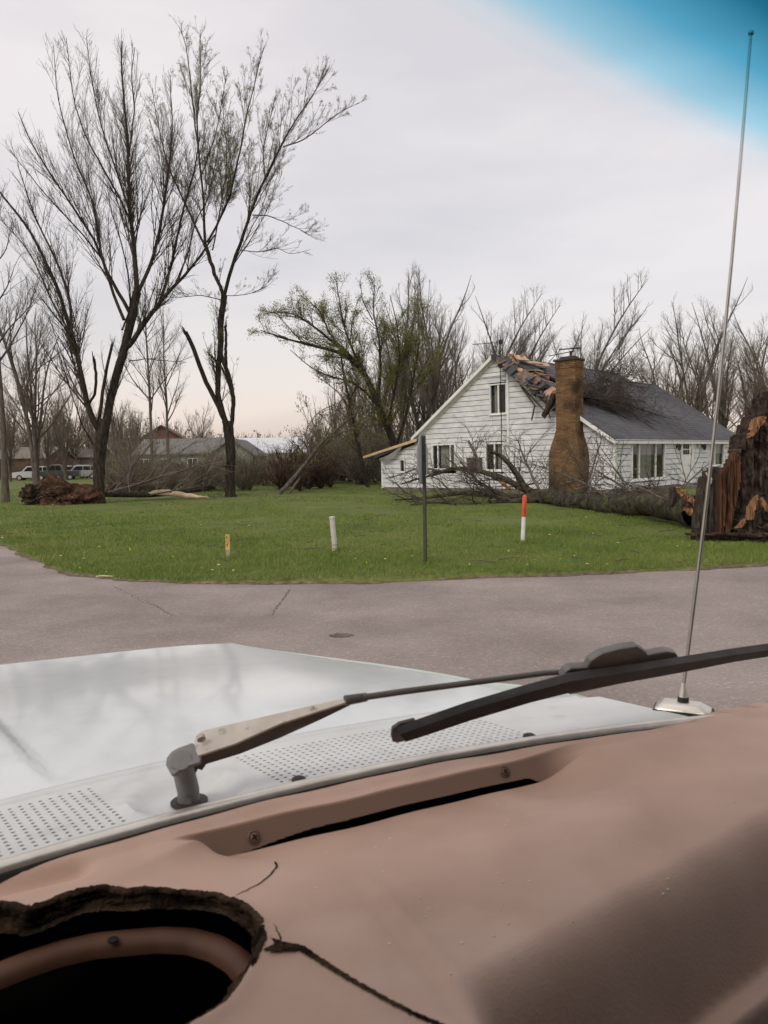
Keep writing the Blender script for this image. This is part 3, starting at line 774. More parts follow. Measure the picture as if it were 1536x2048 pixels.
for k in range(nz):
    z0 = .005 + k * .075; z1 = z0 + .064; h, d = ch_half(z0 + .03)
    crown = .03 if k >= nz - 4 else 0
    for face in range(3):
        L = 2 * h if face == 0 else d
        n = max(2, round(L / .215)); wb = L / n; st = (k % 2) * wb / 2
        x = -st
        while x < L - .01:
            a, b = max(0, x) + .005, min(L, x + wb) - .005
            if b - a > .03:
                pr = .006 + r.uniform(0, .007) + crown; tn = float(np.clip(.5 + .22 * r.normal(), 0, 1))
                if face == 0: bk.box(-d - pr, -d + .01, CT - h + a, CT - h + b, z0, z1, t=tn)
                elif face == 1: bk.box(-a - .0, -b, CT - h - pr, CT - h + .01, z0, z1, t=tn)
                else: bk.box(-a - .0, -b, CT + h - .01, CT + h + pr, z0, z1, t=tn)
            x += wb
bo = bk.build('brickwork', M['brick'], chimney); bo['kind'] = 'stuff'
mb = MB(); mb.box(-.76, .06, CT - .54, CT + .54, 5.71, 5.80); mb.box(-.60, -.12, CT - .34, CT + .30, 5.803, 5.90)
mb.build('cap', M['roof_base'], chimney, bevel=.02)
mb = MB(); mb.box(-.50, -.44, CT - .18, CT - .12, 5.9, 6.12); mb.box(-.52, -.40, CT - .35, CT + .62, 6.12, 6.16, Matrix.Rotation(.04, 4, 'X'))
mb.tube([(-.46, CT - .3, 6.1), (-.46, CT + .9, 6.02)], .02, 5); mb.build('bent_flue', M['iron'], chimney)

# television aerial on its mast in front of the gable
HM = Matrix.Translation(HC) @ Matrix.Rotation(HA, 4, 'Z')
def H(p): return HM @ Vector(p)
aer = thing('television_aerial', 'thin dark aerial mast with crossed rods standing against the gable', 'aerial', H(GAB(5.30, .42, 0)), HA)
mb = MB(); mb.tube([(0, 0, 0), (0, 0, 3.4), (0, .03, 6.95)], .022, 6); mb.build('mast', M['iron'], aer)
mb = MB(); mb.tube([(0, -.1, 6.9), (0, 1.55, 6.98)], .014, 5); mb.build('boom', M['iron'], aer)
for i in range(5):
    mb = MB(); y = .1 + i * .33; mb.tube([(-.45 + .05 * i, y, 6.92 + .015 * i), (.45 - .05 * i, y, 6.92 + .015 * i)], .007, 4); mb.build('rod', M['iron'], aer)
mb = MB(); mb.box(-.03, .03, -.07, .07, 6.82, 7.02); mb.tube([(0, .25, 6.9), (0, .62, 6.45)], .008, 4); mb.tube([(0, .9, 6.95), (0, .92, 6.5)], .006, 4); mb.build('bracket', M['iron'], aer)
mb = MB(); mb.box(-.02, .42, -.02, .02, 2.9, 2.93); mb.box(-.02, .42, -.02, .02, 5.2, 5.23); mb.build('stay', M['iron'], aer)

# ------------------------------------------------------------------ trees: branching polylines grown level by level
def tubes(P, R, m):
    N, k = P.shape[:2]
    if N == 0: return np.zeros((0, 3)), np.zeros((0, 4), int)
    d = P[:, -1] - P[:, 0]; d /= np.linalg.norm(d, axis=1)[:, None] + 1e-9
    ref = np.where(np.abs(d[:, 2:3]) > .8, np.array([[1., .2, 0]]), np.array([[0, 0, 1.]]))
    a = np.cross(d, ref); a /= np.linalg.norm(a, axis=1)[:, None] + 1e-9
    b = np.cross(d, a)
    th = np.arange(m) * 2 * np.pi / m
    off = a[:, None, None] * np.cos(th)[None, None, :, None] + b[:, None, None] * np.sin(th)[None, None, :, None]
    V = P[:, :, None] + off * R[:, :, None, None]
    idx = np.arange(N * k * m).reshape(N, k, m)
    q = np.stack([idx[:, :-1], np.roll(idx, -1, 2)[:, :-1], np.roll(idx, -1, 2)[:, 1:], idx[:, 1:]], -1)
    return V.reshape(-1, 3), q.reshape(-1, 4)

def join(parts):
    Vs, Qs, b = [], [], 0
    for V, Q in parts:
        Vs.append(V); Qs.append(Q + b); b += len(V)
    return np.vstack(Vs), np.vstack(Qs)

def resample3(P, R, k):
    P = np.asarray(P, float); R = np.asarray(R, float)
    d = np.r_[0, np.cumsum(np.linalg.norm(np.diff(P, axis=0), axis=1))]
    s = np.linspace(0, d[-1], k)
    # smooth through the control points
    out = np.stack([np.interp(s, d, P[:, i]) for i in range(3)], 1)
    for _ in range(2): out[1:-1] = .25 * out[:-2] + .5 * out[1:-1] + .25 * out[2:]
    return out, np.interp(s, d, R)

def spawn(P, R, dens, r, ang=(.45, .85), t0=.15, t1=1.0, lf=lambda L, t, r_: .35 * L * (1.15 - t), up=.25, k=5, jit=.05, rmin=.007, rk=.5, curl=.10, lmin=.15, flat=None):
    if len(P) == 0: return P[:0], R[:0]
    N, kp = P.shape[:2]
    L = np.linalg.norm(np.diff(P, axis=1), axis=2).sum(1)
    n = r.poisson(np.maximum(0, L * dens * (t1 - t0)))
    idx = np.repeat(np.arange(N), n); t = r.uniform(t0, t1, len(idx))
    u = t * (kp - 1); i = np.minimum(u.astype(int), kp - 2); f = (u - i)[:, None]
    p = P[idx, i] * (1 - f) + P[idx, i + 1] * f
    pr = R[idx, i] * (1 - f[:, 0]) + R[idx, i + 1] * f[:, 0]
    T = P[idx, i + 1] - P[idx, i]; T /= np.linalg.norm(T, axis=1)[:, None] + 1e-9
    q = np.cross(T, r.normal(size=T.shape)); q /= np.linalg.norm(q, axis=1)[:, None] + 1e-9
    a = r.uniform(*ang, len(idx))[:, None]
    d = np.cos(a) * T + np.sin(a) * q; d[:, 2] += up * .6
    if flat is not None: d *= np.asarray(flat)
    d /= np.linalg.norm(d, axis=1)[:, None]
    l = np.maximum(lmin, lf(L[idx], t, r) * r.uniform(.6, 1.25, len(idx)))
    out = np.empty((len(idx), k, 3)); out[:, 0] = p
    st = l[:, None] / (k - 1)
    for j in range(1, k):
        out[:, j] = out[:, j - 1] + d * st
        d = d + r.normal(0, jit, d.shape) * 2; d[:, 2] += curl * up
        d /= np.linalg.norm(d, axis=1)[:, None]
    r0 = np.maximum(rmin, np.minimum(pr * rk, .012 * l + rmin * .6)); r1 = np.maximum(rmin * .55, r0 * .13)
    RR = r0[:, None] + (r1 - r0)[:, None] * np.linspace(0, 1, k)[None]
    return out, RR

def leaves(P, n_per_m, size, r, spread=.06, t0=.2, clump=1.0, drop=0.0):
    """small leaf triangles along twigs"""
    if len(P) == 0: return None
    N, kp = P.shape[:2]
    L = np.linalg.norm(np.diff(P, axis=1), axis=2).sum(1)
    n = r.poisson(L * n_per_m * (r.gamma(clump, 1 / clump, N) if clump < 5 else 1))
    idx = np.repeat(np.arange(N), n); t = r.uniform(t0, 1, len(idx))
    u = t * (kp - 1); i = np.minimum(u.astype(int), kp - 2); f = (u - i)[:, None]
    p = P[idx, i] * (1 - f) + P[idx, i + 1] * f + r.normal(0, spread, (len(idx), 3)); p[:, 2] -= drop * r.random(len(idx))
    a = r.normal(size=p.shape); a /= np.linalg.norm(a, axis=1)[:, None]
    b = np.cross(a, r.normal(size=p.shape)); b /= np.linalg.norm(b, axis=1)[:, None]
    s = (size * r.uniform(.6, 1.4, len(idx)))[:, None]
    V = np.stack([p - a * s * .5, p + b * s * .45, p + a * s * .9, p - b * s * .45], 1)
    tint = np.clip(np.repeat(r.random(N), n) * .6 + r.random(len(idx)) * .4, 0, 1)
    return V.reshape(-1, 3), np.arange(len(V) * 4).reshape(-1, 4), tint

def pix_limbs(defs, Y):
    """limbs followed in the photograph: (points, start radius, end radius, depth drift)"""
    out = []
    for pts, r0, r1, dr in defs:
        r0 = r0 * .70; n = len(pts); P = [at(x, y, Y + dr * (i / (n - 1)) ** 1.0) for i, (x, y) in enumerate(pts)]
        out.append((np.array(P), np.linspace(r0, r1, n)))
    return out

def stack(L, k):
    Ps, Rs = zip(*[resample3(P, R, k) for P, R in L])
    return np.array(Ps), np.array(Rs)

def set_base(o, P):
    """things whose meshes are built in world space get their origin at the base"""
    o.location = P

def to_local(V, base): return V - np.asarray(base)[None]

# ---- the two big maples in the yard
def big_tree(name, label, cat, base, trunk, limbs, stubs, seed, lv, bud, Y):
    r = np.random.default_rng(seed)
    root = thing(name, label, cat, base)
    tp, tr_ = stack(pix_limbs([trunk[0]], Y), 24)
    tr_[0] *= trunk[1]
    # flare and slight swelling, roots into the ground
    z = tp[0][:, 2]; tr_[0] *= 1 + .55 * np.exp(-np.maximum(0, z) / .35)
    V, Q = tubes(tp, tr_, 14)
    nz = r.normal(0, 1, len(V)); V = V + .012 * nz[:, None] * np.array([1, 1, 0])
    parts = [(V, Q)]
    for a in np.linspace(0, 6.28, 7)[:-1]:
        p0 = tp[0][0] + np.array([0, 0, .32]); dd = np.array([math.cos(a + .3), math.sin(a + .3), 0])
        rr = tr_[0][3]
        parts.append(tubes(np.array([[p0 + dd * rr * .3, p0 + dd * rr * .95 - [0, 0, .2], p0 + dd * rr * 1.7 - [0, 0, .36]]]), np.array([[rr * .45, rr * .32, .05]]), 7))
    V, Q = join(parts)
    link('trunk', mesh_np('trunk', to_local(V, base), Q=Q, smooth=True), M['bark'], root)
    LP, LR = stack(pix_limbs(limbs, Y), 22)
    jn = r.normal(0, 1, LP.shape); jn[:, 0] = 0
    jn[:, 1:-1] = (jn[:, :-2] + jn[:, 1:-1] + jn[:, 2:]) * .45
    LP = LP + jn * (.16 * LR[:, :, None] + .010)
    for P, R in zip(LP, LR):
        V, Q = tubes(P[None], R[None], 8)
        link('limb', mesh_np('limb', to_local(V, base), Q=Q, smooth=True), M['bark'], root)
    for pts, r0, r1, dr in stubs:
        P, R = stack(pix_limbs([(pts, r0, r1, dr)], Y), 12)
        V, Q = tubes(P + r.normal(0, .012, P.shape), R, 9)
        # splintered end
        e = P[0, -1]; d = P[0, -1] - P[0, -2]; d /= np.linalg.norm(d)
        pr = [(V, Q)]
        for _ in range(5):
            o = r.normal(0, R[0, -1] * .45, 3); pr.append(tubes(np.array([[e + o - d * .1, e + o * 1.1 + d * r.uniform(.12, .4)]]), np.array([[R[0, -1] * .4, .006]]), 4))
        V, Q = join(pr); b = link('broken_limb', mesh_np('broken_limb', to_local(V, base), Q=Q), M['bark'], root)
    a1, b1 = spawn(LP, LR, lv[0], r, (.24, .62), .10, .98, lambda L, t, r_: np.clip(.36 * L * (1.1 - t) + .4, .4, 4.2), .45, 8, .035, .0085, .36, .14)
    a2, b2 = spawn(a1, b1, lv[1], r, (.28, .68), .08, 1, lambda L, t, r_: np.clip(.42 * L * (1.15 - t) + .22, .25, 1.6), .4, 5, .05, .0052, .6, .12)
    a3, b3 = spawn(a2, b2, lv[2], r, (.3, .75), .12, 1, lambda L, t, r_: np.clip(.4 * L * (1.1 - t) + .12, .14, .70), .3, 3, .06, .0044, .7, .1)
    a0, b0 = spawn(LP, LR, lv[3], r, (.5, 1.0), .3, 1, lambda L, t, r_: np.full(len(t), .55), .35, 3, .06, .0075, .4, .1)
    V, Q = join([tubes(a1, b1, 5), tubes(a2, b2, 3), tubes(a3, b3, 3), tubes(a0, b0, 3)])
    link('crown', mesh_np('crown', to_local(V, base), Q=Q), M['twig'], root)
    if bud:
        tw = [(x, y) for x, y in ((a3, b3), (a0, b0)) if len(x)]
        Vs, Qs, ts, b = [], [], [], 0
        for x, _ in tw:
            if callable(bud[2]): x = x[bud[2](x[:, -1])]
            q = leaves(x, bud[0], bud[1], r, .035, .2, 4)
            if q: Vs.append(q[0]); Qs.append(q[1] + b); ts.append(q[2]); b += len(q[0])
        link('buds', mesh_np('buds', to_local(np.vstack(Vs), base), Q=np.vstack(Qs), tint=np.concatenate(ts)), M['bud'], root)
    return root

B1 = onz(197, 1010)
T1_trunk = (([(197, 1016), (197, 985), (198, 940), (200, 895), (205, 862), (210, 838)], .31, .28, 0), 1.0)
T1_limbs = [
    ([(203, 870), (186, 838), (171, 800), (162, 755), (157, 720), (146, 680), (133, 640), (122, 590), (97, 535), (62, 465), (22, 412), (-5, 378)], .20, .03, -2.5),
    ([(144, 672), (141, 610), (128, 560), (104, 500), (70, 440), (52, 380), (35, 330)], .10, .015, 1.5),
    ([(208, 856), (217, 815), (230, 765), (245, 712), (256, 672), (265, 630), (274, 585)], .25, .18, 0),
    ([(274, 590), (270, 520), (266, 460), (259, 400), (256, 330), (256, 270), (247, 200), (242, 120), (244, 82)], .16, .018, 1.0),
    ([(247, 700), (275, 668), (296, 638), (316, 610), (345, 575), (380, 540), (405, 502), (430, 470)], .17, .03, -1.5),
    ([(316, 612), (335, 560), (346, 520), (356, 460), (372, 400), (392, 330), (400, 270)], .10, .02, -2.2),
    ([(276, 585), (296, 545), (312, 490), (325, 430), (334, 370), (342, 310), (345, 240), (340, 150)], .13, .015, 2.0),
    ([(268, 640), (247, 600), (222, 560), (204, 520), (190, 480), (167, 445), (135, 400), (100, 345), (64, 290), (36, 225)], .12, .014, -1.0),
    ([(248, 640), (228, 590), (212, 545), (198, 500), (194, 440), (186, 395), (160, 350), (130, 260), (112, 180), (108, 90)], .10, .012, 2.5),
    ([(265, 455), (240, 395), (205, 335), (170, 270), (145, 195), (133, 75)], .075, .012, -1.5),
    ([(262, 430), (238, 360), (205, 260), (187, 180), (172, 75)], .065, .012, 1.5),
    ([(257, 320), (270, 220), (262, 150), (270, 95)], .05, .012, .5),
    ([(160, 730), (138, 660), (110, 615), (85, 560), (60, 505), (30, 470), (-10, 430)], .07, .012, 2.0),
    ([(205, 520), (175, 480), (140, 440), (95, 395), (60, 350), (20, 300)], .06, .011, -2.0),
    ([(350, 570), (378, 505), (392, 440), (420, 390), (430, 330)], .06, .012, 1.0),
    ([(186, 890), (165, 850), (146, 800), (130, 745), (112, 690)], .05, .012, -1),
    ([(258, 722), (292, 718), (330, 722), (372, 724)], .035, .01, -1),
    ([(244, 660), (262, 610), (255, 540), (240, 480), (222, 420), (215, 370)], .06, .011, -3),
]
T1_stubs = [([(196, 858), (202, 805), (212, 745), (224, 690)], .12, .055, -.8), ([(178, 808), (190, 788), (193, 765), (188, 718)], .085, .06, -.9)]
big_tree('maple_tree', 'tall bare forked tree beside the brown root ball, leftmost of the two big yard trees', 'tree', B1, T1_trunk, T1_limbs, T1_stubs, 101, (3.2, 4.2, 3.0, 1.6), None, B1[1])

B2 = onz(460, 996)
T2_trunk = (([(461, 1002), (460, 960), (462, 910), (458, 868), (455, 842)], .29, .26, 0), 1.0)
T2_limbs = [
    ([(460, 858), (444, 820), (434, 780), (436, 730), (442, 695), (441, 650), (447, 592)], .17, .15, 0),
    ([(462, 862), (467, 800), (462, 770), (452, 735), (440, 705)], .15, .10, -.6),
    ([(446, 600), (455, 555), (472, 510), (488, 465), (500, 430), (508, 405), (532, 350), (552, 312), (566, 290), (578, 255), (600, 228), (628, 187), (658, 135)], .13, .014, -1.5),
    ([(449, 595), (432, 555), (420, 520), (411, 490)], .12, .10, 1.0),
    ([(411, 492), (408, 450), (406, 400), (402, 340), (395, 285), (394, 240), (402, 180), (400, 120), (400, 60)], .095, .013, 1.5),
    ([(411, 492), (385, 440), (362, 390), (342, 350), (332, 318), (320, 265), (310, 220), (305, 175)], .085, .012, 2.2),
    ([(414, 485), (440, 440), (460, 390), (472, 340), (484, 280), (492, 235), (505, 180), (518, 130), (527, 95)], .08, .012, -1.0),
    ([(395, 285), (386, 220), (380, 150), (372, 90), (358, 52)], .05, .012, 1.0),
    ([(566, 294), (605, 282), (632, 262), (665, 235), (690, 218), (718, 206)], .045, .010, -1.8),
    ([(505, 430), (535, 430), (570, 445), (600, 460), (635, 480)], .04, .010, -2.5),
    ([(480, 500), (520, 505), (555, 495), (580, 510), (620, 500)], .03, .009, -1.5),
    ([(447, 600), (400, 590), (350, 596), (310, 590)], .035, .010, .5),
    ([(450, 592), (490, 590), (525, 578), (552, 545)], .03, .009, -1),
    ([(425, 500), (440, 420), (455, 330), (450, 260), (444, 190)], .05, .011, 3),
    ([(530, 355), (525, 300), (540, 240), (548, 200)], .04, .010, -2.5),
    ([(402, 350), (425, 290), (440, 230), (452, 150)], .045, .011, -.5),
]
T2_stubs = [([(452, 845), (430, 800), (408, 755), (390, 710), (384, 682), (371, 664)], .17, .095, -.4), ([(452, 735), (452, 690), (451, 650)], .11, .055, -.5),
            ([(462, 780), (448, 742), (432, 722), (421, 710)], .085, .055, .5)]
big_tree('maple_tree', 'tall budding tree with a thick broken stub limb, right of the two big yard trees', 'tree', B2, T2_trunk, T2_limbs, T2_stubs, 102, (3.1, 4.0, 3.2, 1.0), (60, .026, None), B2[1])

# ---- tree kinds that are copied
def proto(seed, H, r0, lean=(0, 0), n_main=7, spread=.5, lv=(2.2, 3.0, 2.0), rm=.012, leaf=None, fork=.25, multi=1, up=.5, tw='twig_grey', fan=.35):
    r = np.random.default_rng(seed); Ts, Tr, Ls, Lr = [], [], [], []
    for s in range(multi):
        a = r.uniform(0, 6.28); sp = 0 if multi == 1 else spread * .5
        top = np.array([lean[0] * H + sp * H * fan * math.cos(a) * r.uniform(.3, 1), lean[1] * H + sp * H * fan * math.sin(a) * r.uniform(.3, 1), H * (1 if s == 0 else r.uniform(.7, .98))])
        k = 9; tt = np.linspace(0, 1, k)[:, None]
        e_ = 1.15 if multi == 1 else (2.0 if fan < .8 else 1.2)
        P = top[None] * np.c_[tt ** e_, tt ** e_, tt] + r.normal(0, .010 * H, (k, 3)) * tt * np.array([1, 1, .2])
        if multi > 1: P[:, :2] += np.array([math.cos(a), math.sin(a)]) * r0 * (.35 if fan < .8 else 2)
        R = r0 * (1 - tt[:, 0]) ** .8 * (1 if s == 0 else .75) + .012; R[0] *= 1.35
        P, R = resample3(P, R, 14); Ts.append(P); Tr.append(R)
    Ts, Tr = np.array(Ts), np.array(Tr)
    a0, b0 = spawn(Ts, Tr, n_main * 1.25 / H, r, (.35, .35 + spread), fork, .95, lambda L, t, r_: np.clip(.50 * H * (1.12 - t), .8, H), up, 9, .04, rm * 2, .62, .16)
    a1, b1 = spawn(a0, b0, lv[0], r, (.35, .85), .15, 1, lambda L, t, r_: np.clip(.45 * L * (1.1 - t) + .3, .35, .22 * H), up, 6, .05, rm * 1.15, .55, .14)
    a2, b2 = spawn(a1, b1, lv[1], r, (.4, .9), .12, 1, lambda L, t, r_: np.clip(.45 * L * (1.1 - t) + .2, .25, 1.5), up, 4, .06, rm * .8, .6, .12)
    a3, b3 = spawn(a2, b2, lv[2], r, (.4, .9), .2, 1, lambda L, t, r_: np.clip(.5 * L + .1, .2, .8), up, 3, .06, rm * .65, .7, .1)
    t1, q1 = join([tubes(Ts, Tr, 8), tubes(a0, b0, 6)])
    t2, q2 = join([tubes(a1, b1, 4), tubes(a2, b2, 3), tubes(a3, b3, 3)])
    d = dict(trunk=mesh_np('trunk', t1, Q=q1, smooth=True), crown=mesh_np('crown', t2, Q=q2))
    d['trunk'].materials.append(M['bark_grey'] if tw == 'twig_grey' else M['bark']); d['crown'].materials.append(M[tw])
    if leaf:
        src = a3 if leaf[2] == 3 else np.concatenate([resamp(a2), resamp(a3)])
        V, Q, ti = leaves(src, leaf[0], leaf[1], r, leaf[4] if len(leaf) > 4 else .08, .1, .8)
        d['foliage'] = mesh_np('foliage', V, Q=Q, tint=ti); d['foliage'].materials.append(M[leaf[3]])
    d['H'] = max(t2[:, 2].max(), H)
    return d
def resamp(P, k=3):
    i = np.linspace(0, P.shape[1] - 1, k).round().astype(int); return P[:, i]

KIND = dict(
    spread=proto(1, 13, .14, n_main=11, spread=.75, lv=(3.0, 4.0, 3.0), rm=.0066, multi=5, fan=.95 * .75, fork=.22, leaf=(1.6, .045, 3, 'bud', .05)),
    upright=proto(2, 14, .12, n_main=13, spread=.50, lv=(3.0, 4.0, 3.0), rm=.0066, up=.6, multi=4, fan=.50, fork=.2, leaf=(1.4, .045, 3, 'bud', .05)),
    pole=proto(3, 15, .13, n_main=26, spread=.75, lv=(2.8, 3.8, 2.8), rm=.0066, fork=.28, up=.5),
    budding=proto(4, 11, .14, n_main=10, spread=.75, lv=(2.8, 3.8, 2.6), rm=.0066, leaf=(4.0, .06, 3, 'leaf'), multi=5, fan=.7, fork=.2),
    clump=proto(5, 11, .11, n_main=11, spread=.8, lv=(2.2, 3.2, 2.0), rm=.0066, multi=6, leaf=(3.0, .06, 3, 'leaf_dull'), fan=.6, fork=.12),
    swept=proto(6, 12, .13, lean=(.42, 0), n_main=12, spread=.55, lv=(3.0, 4.0, 3.0), rm=.0066, up=.45, multi=3, fan=.16, fork=.2),
    shrub=proto(8, 3.4, .026, n_main=9, spread=1.0, lv=(2.8, 3.4, 1.8), rm=.006, multi=13, fork=.02, leaf=(13, .065, 3, 'leaf_dull', .18), up=.35, fan=1.5),
    redshrub=proto(9, 3.0, .02, n_main=7, spread=.8, lv=(3.4, 3.4, 1.4), rm=.0065, multi=14, fork=.02, up=.6, tw='twig_red', fan=1.1),
    greenshrub=proto(10, 3.2, .026, n_main=8, spread=1.0, lv=(3.0, 3.6, 2.0), rm=.007, multi=12, fork=.03, leaf=(10.0, .066, 3, 'leaf', .15), up=.35, fan=1.4),
)
def place(kind, name, px, Y, top, label, cat, group=None, rz=None, base_py=None, z=0.0, wide=1.0):
    k = KIND[kind]; r = rng
    gx = at(px, 930, Y)[0]
    top_z = at(px, top, Y)[2]
    s = (top_z - z) / k['H']
    t = thing(name, label, cat, (gx, Y, z), r.uniform(0, 6.28) if rz is None else rz, group)
    t.scale = (s * wide, s * wide, s)
    for part in ('trunk', 'crown', 'foliage'):
        if part in k: link(part, k[part], None, t)
    return t

# trees at the left edge and behind the left yard
place('pole', 'bare_tree', 8, 36, 330, 'dark straight bare trunk at the far left edge of the lawn', 'tree', rz=.4, z=0)
place('spread', 'bare_tree', 72, 58, 540, 'bare brown tree just left of the forked tree, in front of the parked vehicles', 'tree', rz=1.0)
place('pole', 'bare_tree', 305, 62, 560, 'slim bare tree in front of the grey house, nearest the forked tree', 'tree', rz=2.2)
place('pole', 'bare_tree', 338, 66, 610, 'slim bare tree in front of the grey house, nearest the stub tree', 'tree', rz=4.0)
for px, Y, top, kd in ((25, 120, 770, 'spread'), (60, 130, 790, 'clump'), (110, 118, 770, 'budding'), (150, 125, 745, 'clump'), (235, 120, 755, 'upright'), (250, 115, 790, 'clump'),
                       (180, 130, 790, 'spread'), (280, 128, 800, 'budding'), (-40, 110, 740, 'clump'), (350, 130, 820, 'clump'), (400, 135, 800, 'spread'), (-90, 90, 600, 'spread'), (20, 92, 800, 'budding'), (95, 90, 790, 'clump'), (130, 94, 780, 'budding'), (205, 92, 800, 'budding'), (240, 88, 830, 'clump'), (265, 90, 815, 'budding'), (375, 92, 850, 'clump'), (300, 90, 840, 'budding'), (410, 94, 858, 'budding')):
    place(kd, 'background_tree', px, Y, top, 'hazy brown-green tree in the row behind the parked vehicles and grey house', 'tree', 'trees in the row behind the parked vehicles')
# belt behind the white house
Wd = 'bare trees in the wood behind the white house'
WL_ = {800: 'tall upright bare tree directly right of the arching green tree', 880: 'tall bare tree left of the gable, second from the arching green tree', 955: 'bare tree leaning right just left of the gable peak', 1000: 'bare tree leaning right just behind the gable peak', 1030: 'bare tree behind the torn part of the roof', 1090: 'bare tree top showing between torn roof and chimney'}
for px, Y, top, kd in ((800, 62, 515, 'upright'), (845, 66, 560, 'spread'), (880, 60, 520, 'upright'), (915, 64, 640, 'pole'), (955, 66, 560, 'swept'), (1000, 68, 585, 'swept'), (1030, 70, 600, 'spread'),
                       (850, 75, 610, 'pole'), (760, 72, 640, 'clump'), (815, 78, 650, 'pole'), (895, 80, 640, 'clump'), (1090, 72, 640, 'spread'), (735, 80, 690, 'clump'),
                       (700, 76, 700, 'upright'), (675, 84, 740, 'clump'), (785, 88, 690, 'pole'), (870, 90, 660, 'pole'), (940, 86, 680, 'clump'), (720, 92, 720, 'pole'), (830, 96, 700, 'clump'), (640, 90, 790, 'clump')):
    place(kd, 'bare_tree', px, Y, top, WL_.get(px, 'bare grey tree deep in the wood behind the left half of the white house'), 'tree', Wd, rz=(.2 if kd == 'swept' else None))
place('swept', 'swept_tree', 1140, 52, 540, 'bare wind-swept tree leaning right, rising just behind the chimney', 'tree', rz=-.15)
Wr = 'bare trees behind the right end of the white house'
RL_ = {1385: 'tall fan-shaped bare tree behind the right roof slope, just left of the aerial mast', 1445: 'bare tree rising behind the aerial mast over the right eave', 1500: 'bare tree between the aerial mast and the torn stump', 1550: 'bare tree above the torn stump at the right edge', 1270: 'low bare tree behind the roof just right of the wind-swept tree', 1330: 'bare tree behind the middle of the long roof slope'}
for px, Y, top, kd in ((1385, 66, 560, 'spread'), (1330, 72, 640, 'spread'), (1445, 74, 610, 'spread'), (1500, 64, 630, 'spread'), (1550, 70, 600, 'spread'), (1270, 78, 690, 'spread'), (1590, 62, 640, 'clump'), (1420, 90, 680, 'clump'), (1350, 95, 700, 'clump'), (1530, 92, 690, 'clump')):
    place(kd, 'bare_tree', px, Y, top, RL_.get(px, 'hazy bare tree deep in the wood behind the right end of the white house'), 'tree', Wr)
# small conifer
k_ = np.random.default_rng(3); V_, Q_, T_ = [], [], []
n_ = 2600; hh = k_.random(n_) ** .8; rad = (1 - hh) * 1.6 * k_.uniform(.4, 1, n_); an = k_.uniform(0, 6.28, n_)
P_ = np.stack([np.stack([np.cos(an) * rad * .3, np.sin(an) * rad * .3, .4 + hh * 5.2], 1), np.stack([np.cos(an) * rad, np.sin(an) * rad, .25 + hh * 5.1], 1)], 1)
V, Q, ti = leaves(P_, 9, .16, k_, .08, .1, 9)
con = thing('conifer', 'small dark conifer behind the right eave of the white house', 'tree', at(1502, 930, 70) * np.array([1, 1, 0]))
link('foliage', mesh_np('foliage', V, Q=Q, tint=ti), M['needle'], con)
mb = MB(); mb.tube([(0, 0, 0), (0, 0, 5.5)], [.14, .02], 7); mb.build('trunk', M['bark'], con)

# ---- traced trees of middle size
def traced(name, label, cat, Y, base_px, limbs, seed, lv, bark='bark', twig='twig', leaf=None, k=18, rm=(.013, .009, .008), lens=(.34, 2.6), up=.3, trunk_n=1, group=None, ang=(.35, .9)):
    r = np.random.default_rng(seed); base = np.array(onz(*base_px)) if base_px[1] > 950 else at(base_px[0], base_px[1], Y) * np.array([1, 1, 0])
    root = thing(name, label, cat, base, group=group)
    LP, LR = stack(pix_limbs(limbs, Y), k)
    jn = r.normal(0, 1, LP.shape); jn[:, 0] = 0; jn[:, 1:-1] = (jn[:, :-2] + jn[:, 1:-1] + jn[:, 2:]) * .4; LP = LP + jn * (.2 * LR[:, :, None] + .01)
    for i in range(len(LP)):
        V, Q = tubes(LP[i:i + 1], LR[i:i + 1], 9)
        link('trunk' if i < trunk_n else 'limb', mesh_np('limb', to_local(V, base), Q=Q, smooth=True), M[bark], root)
    a1, b1 = spawn(LP, LR, lv[0], r, ang, .2, 1, lambda L, t, r_: np.clip(lens[0] * L * (1.15 - t) + .4, .4, lens[1]), up, 7, .06, rm[0], .5, .12)
    a2, b2 = spawn(a1, b1, lv[1], r, (.4, .95), .1, 1, lambda L, t, r_: np.clip(.45 * L * (1.1 - t) + .25, .25, 1.3), up, 5, .07, rm[1], .6, .12)
    a3, b3 = spawn(a2, b2, lv[2], r, (.4, .95), .1, 1, lambda L, t, r_: np.clip(.45 * L + .1, .15, .6), up, 3, .07, rm[2], .7, .1)
    V, Q = join([tubes(a1, b1, 5), tubes(a2, b2, 3), tubes(a3, b3, 3)])
    # keep twigs of lying trees above the turf
    V[:, 2] = np.maximum(V[:, 2], .02)
    link('crown', mesh_np('crown', to_local(V, base), Q=Q), M[twig], root)
    if leaf:
        V, Q, ti = leaves(np.concatenate([resamp(a2), resamp(a3)]), leaf[0], leaf[1], r, leaf[3], .1, 2.5)
        link('foliage', mesh_np('foliage', to_local(V, base), Q=Q, tint=ti), M[leaf[2]], root)
    return root

